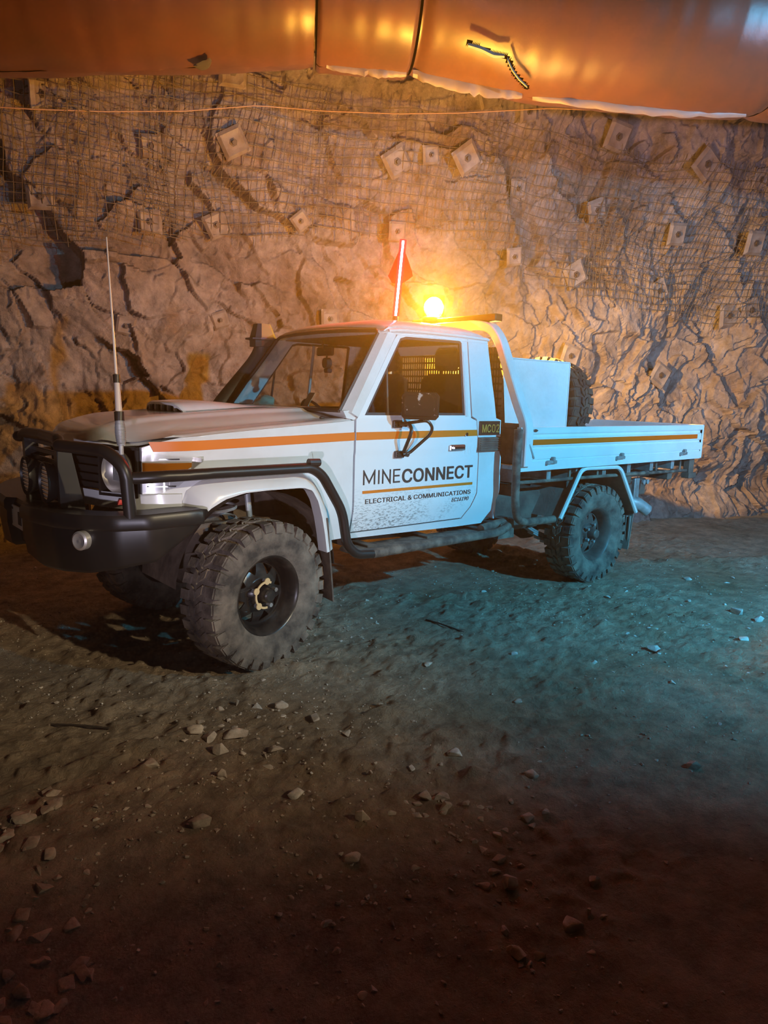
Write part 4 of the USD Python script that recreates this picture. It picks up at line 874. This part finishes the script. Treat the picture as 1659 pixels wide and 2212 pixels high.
def rim(depth=.055):
    """steel wheel: barrel, and a dished centre with triangular holes, outer side at -y"""
    bar = lathe([(.222, -.115), (.226, -.108), (.212, -.104), (.205, -.085), (.196, -.07), (.190, -.03), (.186, .04), (.20, .10), (.222, .115)], 60)
    bar2 = lathe([(.222, -.115), (.214, -.1105), (.204, -.098), (.192, -.074), (.182, -.03), (.18, .10)], 60)
    disc = sg.Point(0, 0).buffer(.186, 32).difference(sg.Point(0, 0).buffer(.052, 24)); n = 8
    for k in range(n):
        a = (k+.5)*2*np.pi/n; tri = sg.Polygon([(.118, 0), (.158, -.030), (.158, .030)]).buffer(.006)
        disc = disc.difference(sa.rotate(tri, math.degrees(a), origin=(0, 0)))
    d = panel(disc, lambda a, b: (a, -.032+depth*0-.030*ss(.085, .06, math.hypot(a, b))+.045*ss(.115, .185, math.hypot(a, b))*.6, b), (0, .008, 0), .022)
    return cat([bar, bar2, d])
TY_A, TY_B, RIM = tyre(seed=1), tyre(seed=2), rim()
nuts = cat([trimesh.creation.cylinder(.013, .03, sections=6).apply_transform(trimesh.transformations.rotation_matrix(np.pi/2, [1, 0, 0])).apply_translation([.075*math.cos(a), -.072, .075*math.sin(a)]) for a in np.arange(5)*2*np.pi/5+.3])
hub = lathe([(0, -.125), (.030, -.125), (.038, -.118), (.045, -.09), (.052, -.05), (.052, 0)], 30)
ringp = sg.Point(0, 0).buffer(.078, 32).difference(sg.Point(0, 0).buffer(.066, 32)); ringp = ringp.intersection(sg.Polygon([(0, 0), (.0+.5*math.cos(1.15), .5*math.sin(1.15)), (-.5, .5), (-.5, -.5), (.5*math.cos(-1.35), .5*math.sin(-1.35))]))
kn = [sg.Point(.075*math.cos(a), .075*math.sin(a)).buffer(.019, 12) for a in np.arange(5)*2*np.pi/5+.3 if math.cos(a) < .45]
from shapely.ops import unary_union
ringp = unary_union([ringp]+kn); ringp = ringp if ringp.geom_type == 'Polygon' else max(ringp.geoms, key=lambda g: g.area)
RING = panel(ringp, lambda a, b: (a, -.088, b), (0, .006, 0), .05)
def wheel(x, y, z, steer, spin, lk, rimlk, name='wheel', ring=False, far=False):
    Mx = trimesh.transformations.translation_matrix([x, y, z])@trimesh.transformations.rotation_matrix(steer, [0, 0, 1])@(np.diag([-1., -1, 1, 1]) if far else np.eye(4))@trimesh.transformations.rotation_matrix(spin, [0, 1, 0])
    def P(m): m = m.copy(); m.apply_transform(Mx); return m
    w = part('wheel', P(RIM), rimlk, smooth=35)
    part('tyre', P(TY_A), lk, w, smooth=30); part('hub', P(hub), rimlk, w, smooth=30); part('wheel_nuts', P(nuts), 'galv', w)
    if ring: part('nut_lock_ring', P(RING), 'brass_ring', w, label='tan ring linking the wheel nuts')
wheel(0, -.77, .405, R_(11), .1, 'rubber', 'rim_black', ring=True); wheel(0, .77, .405, R_(11), .5, 'rubber', 'rim_black', far=True)
wheel(3.18, -.735, .405, 0, .25, 'rubber', 'rim_dusty'); wheel(3.18, .735, .405, 0, .7, 'rubber', 'rim_dusty', far=True)
NARROW = False
# ---- whip aerial on the bull bar
ab = at((262, 962), 0, -.80); at_ = at((230, 512), 0, -.80); lerp = lambda t: ab+(at_-ab)*t
ae = part('whip_aerial', tube([lerp(.335), lerp(.6), lerp(1.0)], [.0065, .005, .003], 8), 'aerial_cable', smooth=60)
part('aerial_spring', cat([tube([ab+V([0, 0, -.0])+(lerp(.13)-ab)*a/60+V([math.cos(a*1.9), math.sin(a*1.9), 0])*(.014+.006*math.sin(a/60*np.pi)) for a in np.linspace(0, 60, 300)], .004, 5), tube([ab-V([0, 0, .04]), lerp(.13)], .011, 8)]), 'galv', ae, smooth=60)
part('aerial_sleeve', tube([lerp(.12), lerp(.165)], .021, 12), 'sign_black', ae)
part('aerial_tube', tube([lerp(.165), lerp(.31)], [.015, .012], 12), 'aerial_cable', ae)
part('aerial_collar', tube([lerp(.305), lerp(.345)], .015, 12), 'sign_black', ae)
# ================================================================ things carried by the truck
# red LED whip with pennant
wb = V([1.30, -.43, 1.985]); wt = at((871, 522), 0, 1.34)
wb = at((854, 688), 2, 2.01); wt = wb+V([0, 0, 0]); t0 = at((871, 520), 1, wb[1]); wt = t0
wl = lambda t: wb+(wt-wb)*t
whip = thing('led_whip', 'glowing red whip light with a small pennant standing on the cab roof', 'whip light')
obj('glowing_rod', tube([wl(0.03), wl(1)], .009, 10), 'whip_led', whip, smooth=60)
obj('halo_sleeve', tube([wl(0.03), wl(1.01)], .024, 12), 'whip_halo_sleeve', whip, smooth=60)
obj('base', cat([tube([wb-V([0, 0, .025]), wl(.03)], .018, 10)]), 'whip_base', whip)
fr = np.cross(FWD, [0, 0, 1.]); fr /= np.linalg.norm(fr)
def fl_(px, off): q = at(px, 1, wb[1]); return q+V([0, off, 0])
PEN = [fl_((868, 527), .0), fl_((860, 560), .03), fl_((851, 594), .06), fl_((857, 609), .05), fl_((866, 614), .02), fl_((874, 606), -.03), fl_((881, 598), -.05), fl_((879, 588), -.05), fl_((875, 562), -.03)]
def sheetp(P, th=.003):
    P = V(P); c = P.mean(0); n_ = len(P); f = [(i, (i+1) % n_, n_) for i in range(n_)]; A = np.vstack([P, c]); B = A+V([th, th, 0])
    f2 = [(b, a, c_) for a, b, c_ in f]; sd = []
    for i in range(n_): j = (i+1) % n_; sd += [(i, i+n_+1, j+n_+1), (i, j+n_+1, j)]
    return trimesh.Trimesh(np.vstack([A, B]), V(f+[(a+n_+1, b+n_+1, c_+n_+1) for a, b, c_ in f2]+sd), process=False)
obj('pennant', sheetp(PEN), 'flag', whip)
# white box in the tray
bx0, bx1, by0, by1 = 2.36, 3.20, -.46, .42
box = thing('tool_box', 'white sheet metal box standing in the front of the tray', 'tool box')
obj('body', cbox(bx0, bx1, by0, by1, 1.036, 1.80, .004), 'white_paint', box)
obj('edge_trim', cat([cbox(bx1-.004, bx1+.008, by0-.006, by0+.03, 1.036, 1.80, .002)]), 'white_paint', box)
obj('lid', cbox(bx0-.004, bx1+.004, by0-.004, by1+.004, 1.80, 1.812, .003), 'white_paint', box)
obj('lock_bar', cbox(bx0-.03, bx0-.001, by0+.0, by1, 1.50, 1.535, .004), 'chassis', box)
# spare wheel leaning on the box's back
sw_ = thing('spare_wheel', 'spare wheel with muddy block-tread tyre leaning behind the white box', 'spare wheel')
Mx = trimesh.transformations.translation_matrix([3.375, -.11, 1.45])@trimesh.transformations.rotation_matrix(R_(6), [0, 1, 0])@trimesh.transformations.rotation_matrix(R_(90), [0, 0, 1])
def PP(m): m = m.copy(); m.apply_transform(Mx); return m
obj('tyre', PP(TY_B), 'rubber_dark', sw_, smooth=30); obj('rim', PP(RIM), 'rim_dusty', sw_, smooth=35)
# papers on the dashboard
nb = thing('notebook', 'open notebook lying on the dashboard behind the windscreen', 'notebook')
P0 = V([.80, -.33, 1.392]); c_, s__ = math.cos(.5), math.sin(.5)
def nbp(a, b, h): return (P0[0]+a*c_-b*s__, P0[1]+a*s__+b*c_, P0[2]+h)
obj('page', hull([nbp(a, b, h+.004*abs(b)) for a in (-.09, .09) for b in (-.14, 0) for h in (0, .006)]), 'paper', nb)
obj('page', hull([nbp(a, b, h+.012*abs(b)*2) for a in (-.09, .09) for b in (.004, .14) for h in (0, .006)]), 'paper', nb)
vest = thing('document_sleeve', 'upright pale document leaning on the dashboard beside the notebook', 'document')
obj('sheet', hull([(.86, .02, 1.385), (.86, .09, 1.385), (.93, .01, 1.50), (.93, .08, 1.50), (.863, .02, 1.385), (.863, .09, 1.385), (.933, .01, 1.50), (.933, .08, 1.50)]), 'paper', vest)
gl = thing('cloth_bundle', 'crumpled pale cloth on the far corner of the dashboard', 'cloth')
bm = trimesh.creation.icosphere(3, .06); vv = V(bm.vertices); vv = vv*(1+.5*(meshkit.fbm(vv*25, 3, 5)-.5))[:, None]*[1.2, 1.3, .8]; obj('cloth', trimesh.Trimesh(vv+V([.74, .36, 1.425]), bm.faces, process=False), 'paper', gl, smooth=True)
# strap bundle on the far drop side
st = thing('strap_bundle', 'small pale strap bundle with red lying on the far side of the tray', 'strap')
bm = trimesh.creation.icosphere(3, .05); vv = V(bm.vertices); vv = vv*(1+.6*(meshkit.fbm(vv*30, 3, 6)-.5))[:, None]*[1.8, 1, .6]
sp0 = V([4.05, .722, 1.318]); obj('webbing', trimesh.Trimesh(vv+sp0, bm.faces, process=False), 'white_paint', st, smooth=True)
obj('red_tail', tube([sp0+V([-.02, -.03, .0]), sp0+V([-.14, -.035, -.005]), sp0+V([-.25, -.03, -.01])], .012, 8), 'red_lens', st)
# ================================================================ loose stones, gravel, rubble and haze
def rock_mesh(seed, sub=2, flat=.6, sharp=.5):
    r = np.random.default_rng(seed); p = r.normal(size=(13, 3)); p /= np.linalg.norm(p, axis=1)[:, None]; p *= r.uniform(.78, 1.12, (13, 1))
    m = trimesh.convex.convex_hull(p)
    if sub > 1:
        m = m.subdivide().subdivide(); v = V(m.vertices); c = trimesh.smoothing.filter_laplacian(m.copy(), lamb=.35, iterations=1); v = V(c.vertices)
        v = v*(1+.16*(meshkit.fbm(v*2.6+seed, 3, seed)-.5))[:, None]; m = trimesh.Trimesh(v, c.faces, process=False)
    return trimesh.Trimesh(V(m.vertices)*[1, r.uniform(.65, .95), flat*r.uniform(.8, 1.1)], m.faces, process=False)
ROCKS = [rock_mesh(100+i, 2, .62) for i in range(10)]
def gz_at(x, y): return float(ground_h(V([x]), V([y]))[0])
def on_floor(px):
    P = at(px, 2, 0.)
    for _ in range(4): P = at(px, 2, gz_at(P[0], P[1]))
    return P
def stone(px, w, label, seed, look='stone', flat=1.0, sink=.30, name='stone', cat_='stone', group=None, aspect=1.0):
    P = on_floor(px); d = (P-CAM)@FWD; a = w*d/FPX/2
    m = ROCKS[seed % 10].copy(); r = np.random.default_rng(seed); v = V(m.vertices)*[a*1.05, a*1.05*aspect, a*flat]
    m = trimesh.Trimesh(v, m.faces, process=False); m = rotz(m, r.uniform(0, 6.28))
    v = V(m.vertices); v[:, 2] -= v[:, 2].min()*(1-sink)
    v = v+[P[0], P[1], gz_at(P[0], P[1])-.004]
    return obj(name, trimesh.Trimesh(v, m.faces, process=False), look, label=label, cat=cat_, group=group, smooth=28)
NAMED = [((983, 1630), 44, 'pale stone lying alone right of the centre of the floor', 'pale_stone'), ((640, 1718), 44, 'pale flat stone below the rubble patch in the left foreground', 'pale_stone'),
 ((435, 1780), 56, 'grey block of stone in the left foreground', 'stone'), ((556, 1528), 30, 'triangular grey stone at the top of the rubble patch', 'pale_stone'), ((608, 1526), 38, 'rough stone right of the triangular stone in the rubble patch', 'stone'),
 ((478, 1625), 50, 'angular stone in the middle of the rubble patch left of centre', 'stone'), ((510, 1590), 60, 'broad slab of stone at the upper right of the rubble patch', 'stone'), ((455, 1600), 56, 'large slab of stone in the middle of the rubble patch', 'stone'), ((420, 1580), 44, 'dark cracked stone at the left of the rubble patch', 'stone'),
 ((480, 1675), 40, 'lowest stone of the rubble patch left of centre', 'stone'), ((325, 1655), 52, 'dark stone left of the rubble patch', 'stone'), ((595, 1622), 40, 'crumbly stone right of the rubble patch', 'stone'), ((682, 1553), 34, 'low stone right of the rubble patch, near the middle of the floor', 'stone'),
 ((752, 1585), 28, 'small cluster stone in the middle of the floor', 'stone'), ((763, 1863), 52, 'greenish rough stone in the middle of the foreground', 'stone'), ((783, 1767), 44, 'dull flat stone half sunk in the mud at the middle of the foreground', 'stone'), ((705, 1995), 30, 'small pale stone at the bottom left of the middle', 'pale_stone'),
 ((803, 2137), 28, 'small white stone near the bottom edge of the floor', 'pale_stone'), ((782, 2152), 30, 'round grey stone beside the small white stone near the bottom edge', 'stone'), ((1097, 1915), 66, 'long rounded stone in the cluster at the lower middle right', 'stone'), ((1047, 1915), 34, 'upright rounded stone beside the long rounded stone', 'stone'),
 ((1067, 1886), 36, 'rounded stone right above the long rounded stone', 'stone'), ((1080, 1860), 38, 'topmost rounded stone of the cluster at the lower middle right', 'stone'), ((1040, 1835), 30, 'stone at the upper left of the cluster at the lower middle right', 'stone'), ((1235, 2003), 62, 'large angular stone at the lower right of the floor', 'stone'), ((1270, 1975), 34, 'small stone touching the large angular stone at the lower right', 'stone'),
 ((1115, 2060), 54, 'big split stone at the bottom right of the middle', 'stone'), ((1168, 2065), 40, 'squarish stone beside the big split stone', 'stone'), ((1148, 1675), 36, 'dull stone alone on the smooth floor right of centre', 'stone'), ((1500, 1660), 44, 'rounded stone with a dark broken face on the right of the floor', 'stone'), ((1118, 1516), 22, 'small stone on the smooth floor below the rear wheel', 'stone'),
 ((925, 1437), 30, 'small stone on the smooth floor below the door', 'stone'), ((890, 1660), 22, 'small stone left below the pale lone stone', 'pale_stone'), ((950, 1725), 46, 'flat brown stone at the top of the loose patch in the foreground', 'stone'), ((915, 1725), 44, 'brown stone left of the flat brown stone in the foreground', 'stone'), ((960, 1748), 44, 'pointed brown stone below the flat brown stone in the foreground', 'stone'),
 ((845, 1757), 26, 'lone rounded brown stone right of the dull flat stone', 'stone'), ((900, 1875), 26, 'pale chip of stone left of the rounded cluster', 'pale_stone'), ((1140, 1768), 38, 'sunken stone right of the loose patch', 'stone'), ((1285, 1905), 40, 'dark sunken stone right of the rounded cluster', 'stone'),
 ((1045, 1279), 18, 'white stone under the edge of the truck near the rear wheel', 'pale_stone'), ((1313, 1291), 16, 'white pebble below the rear wheel', 'pale_stone'), ((1592, 1325), 36, 'white long stone near the right edge of the floor', 'pale_stone'), ((1608, 1382), 26, 'white stone below the long white stone at the right', 'pale_stone'), ((1112, 1415), 22, 'white cube of stone on the floor below the rear wheel', 'pale_stone'),
 ((1283, 1432), 18, 'white pebble in the rough patch on the right of the floor', 'pale_stone'), ((1412, 1403), 32, 'white stone in the middle of the rough gravel patch on the right', 'pale_stone'), ((1450, 1475), 22, 'white pebble at the lower side of the rough gravel patch', 'pale_stone'), ((1485, 1252), 20, 'white pebble right of the rear wheel', 'pale_stone'), ((1640, 1342), 30, 'white stone at the right edge of the floor', 'pale_stone')]
for i, (px, w, lab, lk) in enumerate(NAMED):
    stone(px, w, lab, 200+i, lk, flat=.9 if lk == 'pale_stone' else .85, aspect=1.0)
rs = np.random.default_rng(5)
_o1 = 'first second third fourth fifth sixth seventh eighth ninth tenth eleventh twelfth thirteenth fourteenth fifteenth sixteenth seventeenth eighteenth nineteenth'.split()
def ordinal(n): return _o1[n-1] if n < 20 else {2: 'twentieth', 3: 'thirtieth', 4: 'fortieth', 5: 'fiftieth'}[n//10] if n % 10 == 0 else {2: 'twenty', 3: 'thirty', 4: 'forty'}[n//10]+'-'+_o1[n % 10-1]
def scatter(n, area, wr, label, group, look, seed0, name='stone', flat=.7, sink=.4):
    poly = sg.Polygon(area); x0, y0, x1, y1 = poly.bounds; P = []
    while len(P) < n:
        p = (rs.uniform(x0, x1), rs.uniform(y0, y1))
        if poly.contains(sg.Point(p)): P.append(p)
    for k, p in enumerate(sorted(P)):
        stone(p, rs.uniform(*wr), f'{label}, {ordinal(k+1)} from the left', seed0+k, look, flat=flat, sink=sink, group=group, name=name, aspect=rs.uniform(.7, 1))
scatter(34, [(0, 1560), (60, 1560), (130, 1700), (120, 1850), (180, 2000), (210, 2212), (0, 2212)], (34, 78), 'dark muddy stone in the left edge heap', 'dark stones along the left edge', 'stone', 400, flat=.55)
scatter(30, [(380, 1560), (560, 1500), (640, 1560), (560, 1690), (420, 1680)], (12, 30), 'small brown stone in the rubble patch', 'small stones of the rubble patch', 'stone', 500)
scatter(34, [(900, 1700), (1180, 1740), (1160, 1880), (1000, 1860), (880, 1790)], (12, 30), 'small brown stone in the loose foreground patch', 'small stones of the loose patch', 'stone', 600)
scatter(40, [(1280, 1240), (1650, 1240), (1650, 1500), (1400, 1490), (1200, 1400)], (6, 15), 'small pale stone in the right gravel patch', 'small stones of the gravel patch', 'pale_stone', 700)
scatter(45, [(150, 1720), (1500, 1720), (1300, 2200), (200, 2200)], (10, 26), 'small stone sunk in foreground mud', 'small foreground stones', 'stone', 800)
# rubble at the foot of the far wall
def rubble(n, px0, px1, wr, label, group, look, seed0, spread):
    for k, x in enumerate(sorted(rs.uniform(px0, px1, n))):
        base = np.interp(x, [1200, 1300, 1420, 1500, 1660], [1066, 1072, 1082, 1082, 1072]); yy = base+rs.uniform(-spread, spread*.6); stone((x, yy), rs.uniform(*wr), f'{label}, {ordinal(k+1)} from the left', seed0+k, look, flat=.9, group=group, sink=.3, name='boulder', cat_='boulder')
stone((1497, 1068), 46, 'largest boulder at the foot of the wall behind the tray', 900, 'stone', flat=1.1, name='boulder', cat_='boulder')
rubble(26, 1300, 1655, (12, 30), 'small pale broken rock at the wall foot', 'broken rock at the foot of the wall', 'pale_stone', 910, 7)
# twigs / wire scraps
for (a, b), lab in [(((920, 1340), (1002, 1368)), 'thin dark wire scrap on the floor below the door'), (((110, 1568), (235, 1576)), 'dark stick lying flat in the mud at the left')]:
    A, B = on_floor(a), on_floor(b); mid = (A+B)/2+V([0, 0, .012]); A[2] += .006; B[2] += .006
    obj('wire_scrap', tube(fillet([A, mid, B], .3), .005, 6), 'twig', label=lab, cat='wire scrap', smooth=60)
# fine gravel: one uncountable spread
gv = UsdGeom.PointInstancer.Define(stage, '/World/gravel')
tag(gv.GetPrim(), 'fine gravel and mud crumbs scattered over the mine floor', 'gravel', kind='stuff')
protos = []
for i in range(4):
    pm = usdkit.mesh(stage, f'/World/gravel/crumb_{i:03d}', rock_mesh(50+i, 1, .8), LOOK['stone' if i < 3 else 'pale_stone'], smooth=False); protos.append(pm.GetPath())
gv.CreatePrototypesRel().SetTargets(protos)
N = 9000; pos, sc, ix, ori = [], [], [], []
while len(pos) < N:
    r_, a_ = 1.2+9*rs.random()**1.3, YAW+rs.uniform(-.75, .75); x, y = CAM[0]-math.sin(a_)*r_, CAM[1]+math.cos(a_)*r_
    dn = float(meshkit.fbm(V([[x*.8, y*.8, 3.]]), 3, 41)[0])
    if rs.random() > (dn-.32)*3.2: continue
    pos.append((x, y)); s_ = rs.lognormal(-5.25, .45); sc.append((s_, s_*rs.uniform(.7, 1), s_*rs.uniform(.5, .9))); ix.append(int(rs.integers(0, 10) % 4) if rs.random() < .3 else int(rs.integers(0, 3)))
    h_ = rs.uniform(0, np.pi); ori.append(Gf.Quath(float(math.cos(h_)), 0., 0., float(math.sin(h_))))
pos = V(pos); zz = ground_h(pos[:, 0], pos[:, 1])
gv.CreatePositionsAttr(Vt.Vec3fArray.FromNumpy(np.column_stack([pos, zz+V(sc)[:, 2]*.3]).astype(np.float32)))
gv.CreateScalesAttr(Vt.Vec3fArray.FromNumpy(V(sc).astype(np.float32))); gv.CreateProtoIndicesAttr(Vt.IntArray(ix)); gv.CreateOrientationsAttr(Vt.QuathArray(ori))
# dust haze filling the drive
HAZE = .013
LOOK['haze'] = usdkit.material(stage, '/World/Looks/haze', {'v': ('principled_volume', {'color': (.9, .88, .85), 'density': HAZE, 'anisotropy': .78})}, [], volume='v.volume')
if HAZE > 0: obj('haze', trimesh.creation.box([24, 19, 7.4]).apply_translation([3.5, -2.5, 3.1]), 'haze', label='thin dust haze hanging in the air of the mine drive', cat='haze', kind='stuff', smooth=False)
